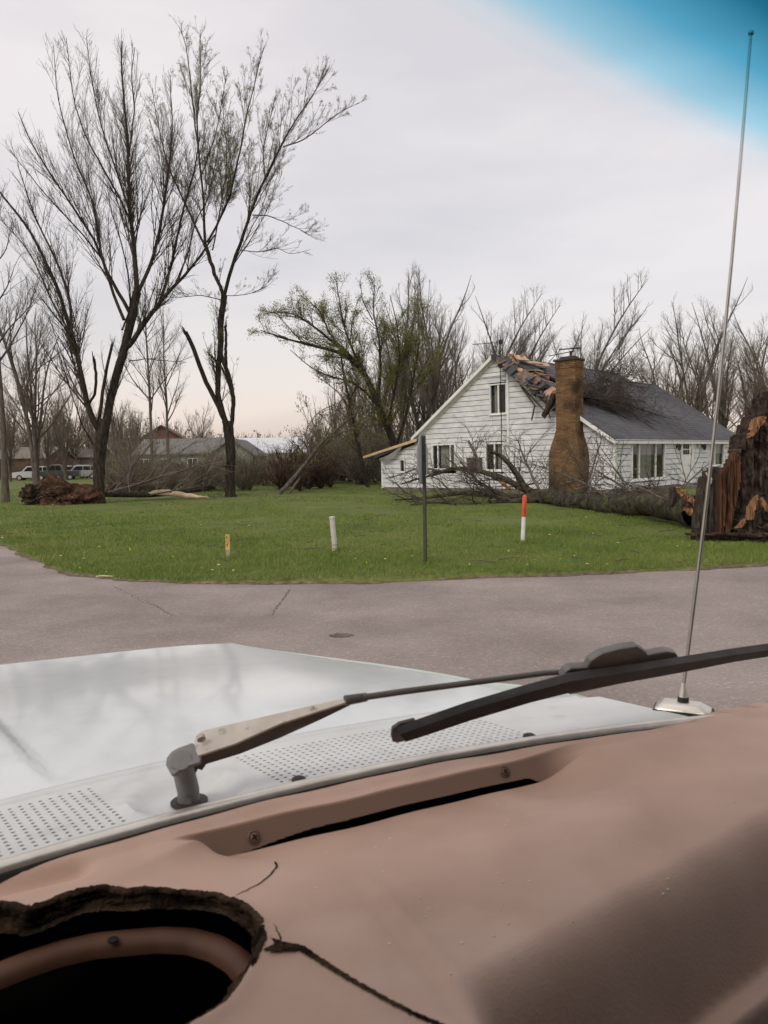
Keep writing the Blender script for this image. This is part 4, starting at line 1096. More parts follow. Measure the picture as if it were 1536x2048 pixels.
traced('leafing_tree', 'leaning tree in fresh green leaf arching left beside the white house', 'tree', 52, (800, 930),
       [([(812, 955), (790, 900), (775, 850), (755, 800), (738, 760), (718, 725), (690, 705), (660, 695), (620, 690), (580, 680), (545, 668), (520, 660)], .42, .03, -2),
        ([(745, 775), (715, 735), (690, 700), (660, 680), (630, 655), (600, 635), (570, 620), (540, 625)], .20, .025, 1),
        ([(735, 755), (705, 700), (690, 660), (680, 610), (672, 560)], .14, .02, -1.5),
        ([(712, 722), (660, 670), (640, 620), (600, 590)], .10, .02, 2),
        ([(770, 835), (740, 790), (700, 760), (660, 755), (620, 735), (580, 700)], .14, .02, 2.5),
        ([(755, 800), (762, 740), (758, 680), (745, 620), (750, 570)], .16, .02, 1.5),
        ([(775, 850), (790, 780), (800, 720), (795, 650), (780, 590)], .15, .02, -1),
        ([(790, 900), (815, 820), (830, 740), (840, 680), (835, 620)], .14, .02, 1),
        ([(745, 640), (725, 600), (720, 560)], .06, .015, 0),
        ([(700, 690), (705, 640), (715, 600)], .06, .015, 1)], 201, (2.8, 3.6, 2.8), leaf=(26.0, .054, 'leaf', .13), lens=(.38, 3.0), rm=(.014, .010, .008))
traced('leaning_trunk_tree', 'slender dark tree leaning left, rooted at the lawn edge left of the white house', 'tree', 47, (735, 975),
       [([(738, 982), (728, 945), (714, 890), (706, 830), (694, 780), (684, 730), (680, 700)], .19, .05, 0), ([(706, 840), (690, 800), (660, 770), (630, 750)], .07, .015, 1),
        ([(700, 800), (720, 760), (735, 720)], .06, .015, -1)], 202, (2.4, 3.2, 2.4), leaf=(9.0, .065, 'leaf_dull', .06), rm=(.014, .010, .009))
traced('fallen_sapling', 'split grey trunk leaning over red brush, centre of the lawn edge', 'fallen tree', 39, (560, 992),
       [([(552, 994), (585, 958), (620, 915), (655, 875), (690, 845), (720, 822)], .17, .04, 3), ([(575, 990), (605, 950), (632, 912), (650, 890)], .10, .05, 3.4),
        ([(640, 890), (665, 845), (680, 800), (720, 765), (760, 750)], .06, .015, 4), ([(620, 915), (610, 860), (640, 820), (690, 800)], .05, .012, 5),
        ([(655, 875), (700, 860), (740, 850)], .05, .012, 4)], 203, (2.5, 3.2, 2.4), bark='bark_grey', leaf=(8.0, .06, 'leaf_dull', .06), up=.25)

# ---- uprooted tree on the left: root ball and lying trunk
def blob(name, c, rad, m, seed, parent, amp=.25, sub=4, flat=None, rid=(1, 1, 1)):
    bm = bmesh.new(); bmesh.ops.create_icosphere(bm, subdivisions=sub, radius=1)
    r = np.random.default_rng(seed); ks = r.normal(0, 1, (26, 3)) * np.repeat([1.5, 3.5, 8, 16], [5, 6, 7, 8])[:, None] * np.array(rid); ph = r.uniform(0, 6.28, 26)
    am = np.repeat([1, .7, .5, .36], [5, 6, 7, 8]) / 3.2
    for v in bm.verts:
        p = np.array(v.co); d = 1 + amp * float((am * np.sin(ks @ p + ph)).sum())
        q = p * d * np.array(rad)
        v.co = Vector(q) + Vector(c)
        if flat is not None and v.co.z < flat: v.co.z = flat + (v.co.z - flat) * .08
    me = bpy.data.meshes.new(name); bm.to_mesh(me); bm.free()
    me.polygons.foreach_set('use_smooth', np.zeros(len(me.polygons), bool))
    return link(name, me, m, parent)
def rootlets(c, rad, n, seed, parent, m, l=(.3, .9), r0=.03, name='root'):
    r = np.random.default_rng(seed); parts = []
    for i in range(n):
        d = r.normal(size=3); d /= np.linalg.norm(d); p = np.array(c) + d * np.array(rad) * .85
        L = r.uniform(*l); pts = [p]
        for j in range(5):
            d = d + r.normal(0, .35, 3); d[2] -= .12; d /= np.linalg.norm(d); pts.append(pts[-1] + d * L / 5)
        pts = np.array(pts); pts[:, 2] = np.maximum(pts[:, 2], .03)
        parts.append(tubes(pts[None], np.linspace(r0 * r.uniform(.4, 1.2), .004, 6)[None], 4))
    V, Q = join(parts); o = link(name, mesh_np(name, V, Q=Q), m, parent); return o

Bu = np.array([-14.0, 33.4, 0])
upr = thing('uprooted_tree', 'uprooted tree with a low brown root ball, lying behind the forked tree', 'fallen tree', Bu)
blob('root_ball', (.05, .1, .30), (1.25, .85, .80), M['soil_red'], 5, upr, .30, 5, 0.0, (1, 1, 1))
blob('root_ball', (-1.15, -.05, .45), (.62, .6, .58), M['soil'], 6, upr, .5, 4, 0.0)
rootlets((-.1, 0, .35), (1.35, .85, .62), 110, 7, upr, M['twig'], (.2, .7), .016)
rootlets((-.1, -.1, .3), (1.3, .9, .6), 60, 8, upr, M['twig_grey'], (.2, .6), .014)
LP = [([(170, 985), (230, 988), (300, 990), (350, 985), (400, 980)], .24, .10, 5.0), ([(215, 985), (270, 970), (330, 952), (370, 940), (420, 922), (450, 918)], .085, .02, 4), ([(210, 985), (250, 950), (280, 915), (310, 880), (335, 855)], .05, .012, 3.5),
      ([(225, 985), (262, 962), (300, 940), (345, 915), (395, 880)], .055, .012, 5), ([(300, 990), (355, 980), (410, 972), (470, 958)], .06, .012, 6), ([(205, 985), (225, 940), (232, 900), (245, 850)], .04, .012, 3),
      ([(340, 985), (375, 955), (400, 930), (430, 905)], .05, .012, 5.5), ([(260, 985), (250, 940), (275, 900)], .035, .01, 4)]
LP_, LR_ = stack(pix_limbs(LP, 33.6), 16); r = np.random.default_rng(55)
LP_[:, :, 2] = np.maximum(LP_[:, :, 2], LR_ * .8)
for i in range(len(LP_)):
    V, Q = tubes(LP_[i:i + 1], LR_[i:i + 1], 8); link('trunk' if i == 0 else 'limb', mesh_np('limb', to_local(V, Bu), Q=Q, smooth=True), M['bark_moss'] if i == 0 else M['bark_grey'], upr)
a1, b1 = spawn(LP_, LR_, 2.2, r, (.4, 1.0), .15, 1, lambda L, t, r_: np.clip(.4 * L * (1.1 - t) + .4, .4, 2.2), .35, 6, .07, .012, .5, .1)
a2, b2 = spawn(a1, b1, 3.2, r, (.4, 1.0), .1, 1, lambda L, t, r_: np.clip(.45 * L + .2, .25, 1.2), .3, 4, .07, .009, .6, .1)
a3, b3 = spawn(a2, b2, 2.4, r, (.4, 1.0), .1, 1, lambda L, t, r_: np.clip(.45 * L + .1, .15, .6), .2, 3, .07, .008, .7, .1)
V, Q = join([tubes(a1, b1, 5), tubes(a2, b2, 3), tubes(a3, b3, 3)]); V[:, 2] = np.maximum(V[:, 2], .02)
link('crown', mesh_np('crown', to_local(V, Bu), Q=Q), M['twig_grey'], upr)
V, Q, ti = leaves(a3, 1.6, .06, r, .05, .1, .8); link('foliage', mesh_np('foliage', to_local(V, Bu), Q=Q, tint=ti), M['leaf_dull'], upr)

# pale stripped log lying on the grass
lg0, lg1 = onz(302, 990), onz(404, 997)
lc = (np.array(lg0) + lg1) / 2; log = thing('stripped_log', 'pale barkless log lying on the lawn between the two big trees', 'log', (lc[0], lc[1], 0))
P, R = resample3(np.array([at(303, 986, 36), at(330, 984, 36), at(352, 988, 36), at(380, 992, 36), at(404, 994, 36)]), [.10, .16, .14, .12, .05], 14)
P[:, 2] = np.maximum(P[:, 2], R * .9)
V, Q = tubes(P[None] + np.random.default_rng(2).normal(0, .01, (1, 14, 3)), R[None], 10)
link('bole', mesh_np('bole', to_local(V, [lc[0], lc[1], 0]), Q=Q, smooth=True), M['wood_pale'], log)
sp = []
for i, (e, q) in enumerate([(0, (-.4, 0, .02)), (0, (-.25, .05, -.06)), (-1, (.35, 0, -.05)), (-1, (.3, -.05, .03))]):
    sp.append(tubes(np.array([[P[e], P[e] + np.array(q)]]), np.array([[.05, .008]]), 5))
V, Q = join(sp); link('splinter', mesh_np('splinter', to_local(V, [lc[0], lc[1], 0]), Q=Q), M['wood_pale'], log)

# ---- brush along the back of the lawn
Bg = 'brown-green brush along the back edge of the lawn'
bp_ = np.random.default_rng(77)
for i in range(44):
    px = 225 + 380 * (i + bp_.uniform(-.4, .4)) / 43; Y = bp_.uniform(44, 60); top = bp_.uniform(868, 912)
    if 275 < px < 435: top += 16; Y = bp_.uniform(44, 50)
    place('shrub', 'shrub', px, Y, top, 'twiggy brown-green shrub in the brush between the forked tree and the leaning trunk', 'shrub', Bg, wide=bp_.uniform(1, 1.4))
for px, Y, top in ((560, 44, 905), (590, 46, 880), (615, 45, 890), (640, 46, 895), (660, 48, 915), (600, 42, 920)):
    place('redshrub', 'red_shrub', px, Y, top, 'thicket of reddish stems behind the leaning split trunk', 'shrub', 'red-stemmed shrubs behind the leaning trunk', wide=1.5)
for px, Y, top in ((216, 41, 955), (232, 42, 945), (248, 43, 952)):
    place('redshrub', 'red_shrub', px, Y, top, 'low reddish brush at the foot of the forked tree', 'shrub', 'low red brush by the forked tree', wide=1.2)
for i in range(16):
    px = 640 + 150 * (i + bp_.uniform(-.4, .4)) / 15; Y = bp_.uniform(50, 68); top = bp_.uniform(800, 880)
    place('greenshrub' if i % 3 else 'shrub', 'shrub', px, Y, top, 'tall greening shrub in the thicket left of the white house', 'shrub', 'greening shrubs left of the white house', wide=bp_.uniform(1, 1.4))
for i in range(10):
    px = -20 + 290 * i / 9; Y = bp_.uniform(104, 112)
    place('shrub', 'shrub', px, Y, bp_.uniform(900, 920), 'hazy brown shrub around the parked vehicles', 'shrub', 'shrubs around the parked vehicles', wide=1.3, z=0)
# far wood: nobody could count its trunks
r = np.random.default_rng(88); n = 2600
x = r.uniform(-150, 170, n); y = r.uniform(150, 185, n); h = r.uniform(5, 11, n) * (1 + .25 * np.sin(x * .07)) 
P = np.stack([np.stack([x, y, np.zeros(n)], 1), np.stack([x + r.normal(0, .4, n), y, h * .55], 1), np.stack([x + r.normal(0, 1.2, n), y, h], 1)], 1)
R = np.stack([np.full(n, .13), np.full(n, .08), np.full(n, .02)], 1)
a1, b1 = spawn(P, R, .55, r, (.4, .9), .25, 1, lambda L, t, r_: .35 * L * (1.1 - t) + .5, .5, 4, .06, .03, .6, .1)
V, Q = join([tubes(P, R, 4), tubes(a1, b1, 3)])
tag(link('far_wood', mesh_np('far_wood', V, Q=Q), M['twig_grey']), kind='stuff')
V, Q, ti = leaves(a1, 1.1, .34, r, .3, .1, .8)
tag(link('far_foliage', mesh_np('far_foliage', V, Q=Q, tint=ti), M['leaf_dull']), kind='stuff')

# ------------------------------------------------------------------ the big tree felled in front of the house, and its torn stump
def slab(name, pix, Y, th, m, parent, base, bulge=.06, seed=0, dY=0.0):
    """an upright ragged slab of wood or bark with a bulging face"""
    r = np.random.default_rng(seed); n0 = len(pix); P2 = []
    for i in range(n0):
        a, b = np.array(pix[i], float), np.array(pix[(i + 1) % n0], float)
        for q in (0, .33, .66): P2.append(a + (b - a) * q + r.normal(0, 1.0, 2) * (1 if q else .3))
    ys = [Y + dY * i / len(P2) for i in range(len(P2))]
    F = np.array([at(x, y, Y) for (x, y) in P2]) ; n = len(F)
    c = F.mean(0); B = c + (F - c) * .93 + np.array([0, th, 0])
    Mi = c + (F - c) * .62 + np.array([0, -bulge * .6, 0]) + r.normal(0, 1, (n, 3)) * np.array([.012, bulge * .55, .012])
    In = c + (F - c) * .28 + np.array([0, -bulge * .8, 0]) + r.normal(0, 1, (n, 3)) * np.array([.008, bulge * .55, .008])
    V = np.vstack([F, B, Mi, In, [c + [0, -bulge * .8, 0]]]) - np.asarray(base)
    Q, T = [], []
    for i in range(n):
        j = (i + 1) % n
        Q += [(i, n + i, n + j, j), (i, j, 2 * n + j, 2 * n + i), (2 * n + i, 2 * n + j, 3 * n + j, 3 * n + i)]; T.append((3 * n + i, 3 * n + j, 4 * n))
    me = mesh_np(name, V, Q=Q, T=T)
    bm = bmesh.new(); bm.from_mesh(me); bmesh.ops.recalc_face_normals(bm, faces=bm.faces); bm.to_mesh(me); bm.free()
    return link(name, me, m, parent)

Bs = np.array([7.4, 14.6, 0])
stump = thing('torn_stump', 'huge dark root plate with torn orange wood, standing at the right edge of the lawn', 'stump', Bs)
blob('root_plate', (1.75, .80, 1.05), (1.35, .75, 1.75), M['soil'], 15, stump, .30, 6, 0.0, (1, 1, .8))
blob('root_plate', (.05, .40, .50), (.62, .5, .85), M['soil'], 16, stump, .40, 6, 0.0, (1.4, 1, .6))
blob('soil_heap', (.15, -.55, .03), (1.45, .50, .30), M['soil'], 17, stump, .5, 5, -.01)
blob('soil_heap', (.55, -1.9, .0), (.85, .30, .11), M['soil'], 18, stump, .6, 5, -.01)
rootlets((1.4, .45, .9), (1.25, .6, 1.4), 420, 19, stump, M['twig'], (.25, .8), .014)
rootlets((1.3, .35, .9), (1.2, .6, 1.3), 200, 29, stump, M['twig_grey'], (.2, .6), .010)
rootlets((.2, -.1, .3), (.9, .35, .45), 200, 20, stump, M['twig_grey'], (.2, .6), .010)
rootlets((1.3, .2, .9), (1.0, .5, 1.2), 26, 23, stump, M['bark'], (.5, 1.3), .060)
rootlets((1.3, .0, .8), (1.1, .5, 1.1), 160, 24, stump, M['twig_red'], (.3, .9), .016)
def torn(name, pix, Y, th, m, parent, base, seed, cw=2.2, jag=10, rough=.05):
    """torn wood or bark: upright ragged fibres of uneven length and depth that follow the outline"""
    r = np.random.default_rng(seed); P = np.array(pix, float); mb = MB(); b = np.asarray(base)
    x = P[:, 0].min(); k = 0; d0 = 0
    while x < P[:, 0].max() - .6:
        w_ = cw * r.uniform(.6, 1.5); xm = x + w_ / 2; ys = []
        for i in range(len(P)):
            (x0, y0), (x1, y1) = P[i], P[(i + 1) % len(P)]
            if (x0 - xm) * (x1 - xm) < 0: ys.append(y0 + (y1 - y0) * (xm - x0) / (x1 - x0))
        if len(ys) >= 2:
            yt, yb = min(ys), max(ys); h = yb - yt; d0 = .6 * d0 + r.normal(0, rough)
            n = max(3, int(h / 14)); xs_ = []
            yt2 = yt - r.uniform(-.2, 1) * min(jag, h * .3)
            F_, Bk = [], []
            for q in range(n + 1):
                t = q / n; y = yb + (yt2 - yb) * t; wq = w_ * (1.15 if t < .8 else max(.15, 1.15 * (1 - t) / .2)); dx = r.normal(0, .5)
                dd = d0 + r.normal(0, rough * .5) + .10 * t * t * th
                F_ += [(at(xm - wq / 2 + dx, y, Y + dd)), (at(xm + wq / 2 + dx, y, Y + dd + r.normal(0, .012)))]
                Bk += [F_[-2] + np.array([0, th, 0]), F_[-1] + np.array([0, th, 0])]
            V = [p - b for p in F_] + [p - b for p in Bk]; kk = 2 * (n + 1); fs = []
            for q in range(n):
                a = 2 * q; fs += [(a, a + 1, a + 3, a + 2), (kk + a + 2, kk + a + 3, kk + a + 1, kk + a), (a, a + 2, kk + a + 2, kk + a), (a + 1, kk + a + 1, kk + a + 3, a + 3)]
            fs += [(0, kk, kk + 1, 1), (kk - 2, kk - 1, 2 * kk - 1, 2 * kk - 2)]
            mb.add(V, fs)
        x += w_ * .85
    return mb.build(name, m, parent)
M['bark_dark'] = mat('bark_dark', (.030, .025, .020), (.085, .070, .056), 9, .95, 1.0, 22, stretch=(2, 2, .6), spec=.08)
torn('bark_slab', [(1394, 1092), (1398, 1030), (1404, 985), (1410, 958), (1420, 948), (1434, 944), (1446, 942), (1452, 960), (1452, 1010), (1448, 1060), (1440, 1096)], 14.15, .30, M['bark_dark'], stump, Bs, 1, 3.4, 12, .045)
torn('bark_slab', [(1450, 1090), (1458, 1000), (1466, 935), (1478, 912), (1486, 878), (1502, 868), (1520, 890), (1545, 900), (1545, 1000), (1500, 1060), (1490, 1090)], 14.35, .40, M['soil'], stump, Bs, 2, 4.2, 16, .07)
torn('bark_slab', [(1480, 905), (1484, 878), (1496, 872), (1504, 845), (1516, 824), (1530, 808), (1548, 790), (1580, 780), (1590, 900), (1530, 930), (1500, 925)], 14.45, .5, M['soil'], stump, Bs, 3, 4.2, 14, .07)
torn('bark_slab', [(1490, 1090), (1500, 1010), (1530, 980), (1580, 960), (1590, 1090)], 14.1, .4, M['bark_dark'], stump, Bs, 13, 4.5, 22, .07)
torn('wood_splinter', [(1434, 1088), (1441, 1040), (1442, 1000), (1440, 960), (1443, 946), (1449, 944), (1452, 990), (1450, 1040), (1444, 1082)], 13.98, .12, M['wood_rot'], stump, Bs, 4, 1.8, 8, .02)
torn('wood_splinter', [(1447, 1080), (1456, 1020), (1456, 960), (1455, 932), (1464, 920), (1476, 912), (1482, 925), (1480, 965), (1472, 1010), (1462, 1060)], 14.08, .18, M['wood_rot'], stump, Bs, 5, 2.4, 14, .035)
torn('wood_splinter', [(1498, 877), (1503, 858), (1508, 842), (1520, 836), (1534, 832), (1529, 846), (1518, 854), (1516, 862), (1506, 872)], 14.15, .12, M['wood_raw'], stump, Bs, 6, 2.2, 5, .03)
torn('wood_splinter', [(1494, 1040), (1497, 1015), (1505, 1003), (1517, 990), (1512, 1015), (1508, 1039)], 13.85, .07, M['wood_raw'], stump, Bs, 7, 1.8, 8, .02)
torn('wood_splinter', [(1470, 1057), (1480, 1047), (1490, 1038), (1492, 1046), (1482, 1056)], 13.82, .06, M['wood_raw'], stump, Bs, 8, 2.2, 3, .015)
torn('wood_splinter', [(1521, 1000), (1527, 994), (1537, 1015), (1533, 1024)], 13.85, .06, M['wood_raw'], stump, Bs, 9, 1.8, 4, .015)
slab('wood_splinter', [(1413, 944), (1419, 950), (1425, 958), (1423, 968), (1420, 970), (1420, 960)], 14.0, .05, M['wood_pale'], stump, Bs, .015, 10)

Bf = np.array([6.3, 21.0, 0])
felled = thing('felled_tree', 'thick mossy trunk felled across the lawn in front of the white house', 'fallen tree', Bf)
def limbsY(defs):
    return [(np.array([at(x, y, Y) for x, y, Y in pts]), np.linspace(r0, r1, len(pts))) for pts, r0, r1 in defs]
FL = limbsY([
    ([(1400, 1020, 16.6), (1372, 1012, 17.3), (1330, 1010, 18.4), (1290, 1011, 19.5), (1240, 1012, 21), (1190, 1010, 23), (1130, 1000, 25.2), (1090, 994, 26.8), (1058, 990, 28.2)], .36, .23),
    ([(1075, 992, 27.5), (1040, 974, 28.3), (1008, 957, 29), (967, 946, 29.6), (931, 934, 30), (895, 940, 30), (850, 955, 29.8), (800, 968, 29.5)], .155, .025),
    ([(1066, 990, 27.8), (1046, 970, 28), (1026, 936, 28), (1004, 912, 28), (981, 903, 27.8)], .14, .06),
    ([(1080, 996, 27), (1020, 994, 28), (950, 985, 28.5), (890, 990, 29), (840, 998, 29), (790, 1000, 29)], .13, .03),
    ([(1070, 1000, 27), (1000, 1004, 27.5), (930, 1010, 27), (870, 1003, 27), (820, 1010, 27)], .11, .025),
    ([(960, 944, 29.6), (956, 920, 29.6), (945, 897, 29.8), (937, 881, 30)], .085, .04),
    ([(1085, 990, 27), (1068, 960, 27.5), (1053, 926, 28), (1041, 899, 28.4), (1036, 880, 28.4)], .06, .018),
    ([(1180, 1000, 23), (1176, 968, 23.5), (1188, 930, 24), (1198, 895, 24.5), (1206, 868, 25)], .045, .012),
    ([(1220, 1000, 22), (1180, 972, 23), (1130, 950, 24), (1090, 935, 25)], .05, .014),
    ([(1290, 1000, 19.6), (1250, 975, 20.5), (1215, 955, 21.5), (1180, 950, 22.5)], .045, .012),
    ([(1345, 1000, 18), (1375, 965, 18.4), (1402, 940, 18.6), (1420, 925, 18.8)], .025, .008),
    ([(1380, 1012, 17), (1330, 1000, 17.3), (1290, 978, 17.8), (1250, 968, 18.4)], .04, .01),
    ([(880, 942, 30), (840, 935, 30), (800, 950, 30), (775, 955, 30)], .045, .012),
    ([(850, 1000, 28.5), (810, 985, 28.5), (790, 965, 28.5), (778, 960, 28.5)], .05, .015),
    ([(1352, 1040, 17.2), (1350, 1030, 17.4), (1360, 1022, 17.5)], .03, .03)])
LP_, LR_ = stack(FL, 22); r = np.random.default_rng(91)
jn = r.normal(0, 1, LP_.shape); jn[:, 1:-1] = (jn[:, :-2] + jn[:, 1:-1] + jn[:, 2:]) * .4
LP_ = LP_ + jn * (.16 * LR_[:, :, None] + .006)
LP_[:, :, 2] = np.maximum(LP_[:, :, 2], LR_ * .85)
for i in range(len(LP_)):
    V, Q = tubes(LP_[i:i + 1], LR_[i:i + 1], 14 if i == 0 else 9)
    if i == 0: V = V + r.normal(0, .026, V.shape) + (.05 * np.sin(V[:, :1] * 5.1 + V[:, 2:] * 4) * np.sin(V[:, 1:2] * 3.3 + 1)) * np.array([1, .3, .8])
    o = link('trunk' if i == 0 else 'limb', mesh_np('limb', to_local(V, Bf), Q=Q, smooth=True), M['bark_moss'] if i < 5 else M['bark_grey'], felled)
a1, b1 = spawn(LP_[1:], LR_[1:], 4.2, r, (.4, 1.2), .15, 1, lambda L, t, r_: np.clip(.45 * L * (1.1 - t) + .4, .4, 2.7), .3, 6, .08, .011, .5, .1)
az, bz = spawn(LP_[:1], LR_[:1], 4.0, r, (.5, 1.4), .2, 1, lambda L, t, r_: .3 + .8 * t, .3, 6, .09, .010, .1, .1)
a1, b1 = np.concatenate([a1, az]), np.concatenate([b1, bz])
a2, b2 = spawn(a1, b1, 3.4, r, (.4, 1.1), .1, 1, lambda L, t, r_: np.clip(.45 * L + .15, .2, 1.0), .25, 4, .08, .008, .6, .1)
a3, b3 = spawn(a2, b2, 2.6, r, (.4, 1.1), .1, 1, lambda L, t, r_: np.clip(.45 * L + .1, .12, .5), .2, 3, .08, .006, .7, .1)
V, Q = join([tubes(a1, b1, 5), tubes(a2, b2, 3), tubes(a3, b3, 3)]); V[:, 2] = np.maximum(V[:, 2], .03)
link('crown', mesh_np('crown', to_local(V, Bf), Q=Q), M['twig'], felled)
V, Q, ti = leaves(a3, 2.0, .045, r, .03, .1, .8); V[:, 2] = np.maximum(V[:, 2], .03); link('buds', mesh_np('buds', to_local(V, Bf), Q=Q, tint=ti), M['leaf_dull'], felled)
torn('wood_splinter', [(1356, 972), (1363, 976), (1372, 988), (1384, 996), (1396, 1000), (1401, 1012), (1392, 1016), (1380, 1004), (1368, 996), (1360, 986)], 16.5, .12, M['wood_raw'], felled, Bf, 21, 2.4, 6, .03)
torn('wood_splinter', [(1370, 1016), (1382, 1018), (1394, 1026), (1400, 1034), (1390, 1036), (1378, 1028)], 16.4, .12, M['wood_raw'], felled, Bf, 22, 2.4, 5, .03)
torn('wood_splinter', [(1368, 1004), (1390, 1006), (1400, 1018), (1396, 1028), (1376, 1018)], 16.55, .16, M['wood_rot'], felled, Bf, 23, 2.4, 5, .03)
slab('wood_splinter', [(996, 962), (1006, 964), (1018, 972), (1025, 980), (1014, 978), (1004, 972)], 28.0, .1, M['wood_raw'], felled, Bf, .03, 24)
torn('bark_slab', [(1345, 985), (1352, 978), (1362, 990), (1372, 1010), (1378, 1035), (1360, 1030), (1346, 1010)], 17.0, .25, M['bark_dark'], felled, Bf, 25, 3, 8, .04)
# heap of broken boughs beside the trunk, near the front door
heap = thing('branch_heap', 'low heap of broken brushwood behind the felled trunk, below the picture window', 'branches', (9.3, 27.5, 0))
r = np.random.default_rng(14); n = 45
P0 = np.c_[r.normal(0, 1.5, n), r.normal(0, .6, n), r.uniform(.05, .5, n)]
d = np.c_[r.normal(0, 1, n), r.normal(0, .5, n), r.normal(.15, .25, n)]
P = np.stack([P0, P0 + d * .5 + r.normal(0, .05, (n, 3)), P0 + d * 1.0], 1); P[:, :, 2] = np.clip(P[:, :, 2], .03, 1.0)
R = np.stack([np.full(n, .03), np.full(n, .022), np.full(n, .01)], 1)
V, Q = tubes(P, R, 5); o = link('boughs', mesh_np('boughs', V, Q=Q), M['bark_grey'], heap)
a1, b1 = spawn(P, R, 3, r, (.4, 1.1), .2, 1, lambda L, t, r_: .4 * L + .2, .2, 4, .08, .008, .5, .1)
a2, b2 = spawn(a1, b1, 3, r, (.4, 1.1), .2, 1, lambda L, t, r_: .4 * L + .1, .2, 3, .08, .007, .5, .1)
V, Q = join([tubes(a1, b1, 3), tubes(a2, b2, 3)]); V[:, 2] = np.maximum(V[:, 2], .02); link('twigs', mesh_np('twigs', V, Q=Q), M['twig'], heap)

# broken treetop lying on the roof
HI = HM.inverted()
rn = np.array((HM.to_3x3() @ Vector((0, -SR, 1)).normalized()))
def onroof(px, py, lift):
    p0 = np.array(H((0, 0, zf(0))))
    return onplane(px, py, p0 + rn * lift, rn)
top = thing('broken_treetop', 'dark broken treetop lying across the roof behind the chimney', 'branches', onroof(1180, 800, .05))
Bt = np.array(top.location)
RL = [([(1120, 795, .25), (1150, 792, .3), (1180, 795, .35), (1215, 800, .3), (1255, 806, .25), (1290, 822, .2), (1320, 832, .1)], .09, .015), ([(1150, 792, .3), (1185, 780, .5), (1220, 770, .7), (1250, 758, .8), (1275, 745, .9)], .05, .01),
      ([(1165, 795, .3), (1195, 790, .4), (1230, 792, .5), (1270, 800, .4)], .045, .01), ([(1170, 800, .2), (1205, 812, .15), (1240, 818, .1), (1265, 826, .1)], .045, .01), ([(1150, 785, .4), (1180, 768, .5), (1205, 760, .6)], .045, .01),
      ([(1160, 800, .2), (1185, 808, .2), (1215, 808, .25), (1245, 798, .4)], .035, .01)]
RL = [(np.array([onroof(x, y, l) for x, y, l in p]), np.linspace(a, b, len(p))) for p, a, b in RL]
gy = float(np.array(H(GAB(3.3, .55, 3)))[1])
RL.append((np.array([onroof(1125, 795, .2), at(1107, 788, gy - .1), at(1099, 810, gy - .2), at(1087, 834, gy - .25)]), np.array([.14, .15, .14, .12])))
LP_, LR_ = stack(RL, 14); r = np.random.default_rng(31); LP_ += r.normal(0, .02, LP_.shape)
for i in range(len(LP_)):
    V, Q = tubes(LP_[i:i + 1], LR_[i:i + 1], 8); link('limb', mesh_np('limb', to_local(V, Bt), Q=Q, smooth=True), M['bark'], top)
a1, b1 = spawn(LP_[:6], LR_[:6], 5.0, r, (.3, 1.0), .2, 1, lambda L, t, r_: np.clip(.35 * L + .2, .3, 1.4), .02, 6, .07, .012, .5, .05)
a2, b2 = spawn(a1, b1, 4.5, r, (.4, 1.0), .1, 1, lambda L, t, r_: np.clip(.45 * L + .15, .2, .8), .02, 4, .08, .010, .6, .05)
a3, b3 = spawn(a2, b2, 3, r, (.4, 1.0), .1, 1, lambda L, t, r_: np.clip(.45 * L + .1, .12, .5), .02, 3, .08, .009, .7, .05)
V, Q = join([tubes(a1, b1, 5), tubes(a2, b2, 3), tubes(a3, b3, 3)])
p0 = np.array(H((0, 0, zf(0)))) + rn * .02; dd = (V - p0) @ rn; V = V + np.where(dd < .02, .02 - dd, 0)[:, None] * rn
link('crown', mesh_np('crown', to_local(V, Bt), Q=Q), M['twig'], top)

# ------------------------------------------------------------------ signs, stakes and markers on the lawn
g_ = np.array([.594, 11.85, 0]); sg = thing('traffic_sign', 'grey back of an octagonal sign on a dark steel post, seen nearly edge-on', 'sign', g_, 0)
az = R_(90 - 16); sg.rotation_euler = (R_(.3), R_(.3), az)       # local x runs along the plate
mb = MB(); mb.box(-.033, .033, -.034, -.008, 0, 2.06); mb.box(-.033, -.027, -.05, -.034, 0, 2.06); mb.box(.027, .033, -.05, -.034, 0, 2.06); mb.build('post', M['sign_post'], sg)
oc = [(.40 * math.cos(R_(22.5 + 45 * i)), 1.69 + .40 * math.sin(R_(22.5 + 45 * i))) for i in range(8)]
mb = MB(); mb.prism(oc, lambda a, b, d: (a, d, b), -.006, .0); mb.build('plate', M['steel'], sg)
M['sign_red'] = mat('sign_red', (.42, .02, .03), rough=.4)
mb = MB(); mb.prism([(a * .96, 1.69 + (b - 1.69) * .96) for a, b in oc], lambda a, b, d: (a, d, b), .0015, .003); mb.build('sign_face', M['sign_red'], sg)
for z in (1.45, 1.95):
    mb = MB(); mb.box(-.012, .012, -.062, -.034, z - .012, z + .012); mb.build('bolt', M['steel'], sg)

# plain grey post
gp = thing('marker_post', 'plain pale grey post leaning slightly on the lawn', 'post', np.append(onz(671, 1110)[:2], 0)); gp.rotation_euler = (0, R_(-4.0), .3)
mb = MB(); mb.tube([(0, 0, -.02), (0, 0, .68)], .049, 18); mb.build('tube', M['plastic_grey'], gp, True)
mb = MB(); mb.lathe([(.052, .672), (.054, .69), (.045, .702), (.01, .705)], n=18); mb.build('cap', M['plastic_grey'], gp, True)
mb = MB(); [mb.tube([(.0505 * math.cos(a), .0505 * math.sin(a), .19 + .004 * math.sin(a * 5)) for a in np.linspace(3.6 + q * .5, 4.0 + q * .5, 4)], .004, 4) for q in range(6)]; mb.build('print', M['ink'], gp)
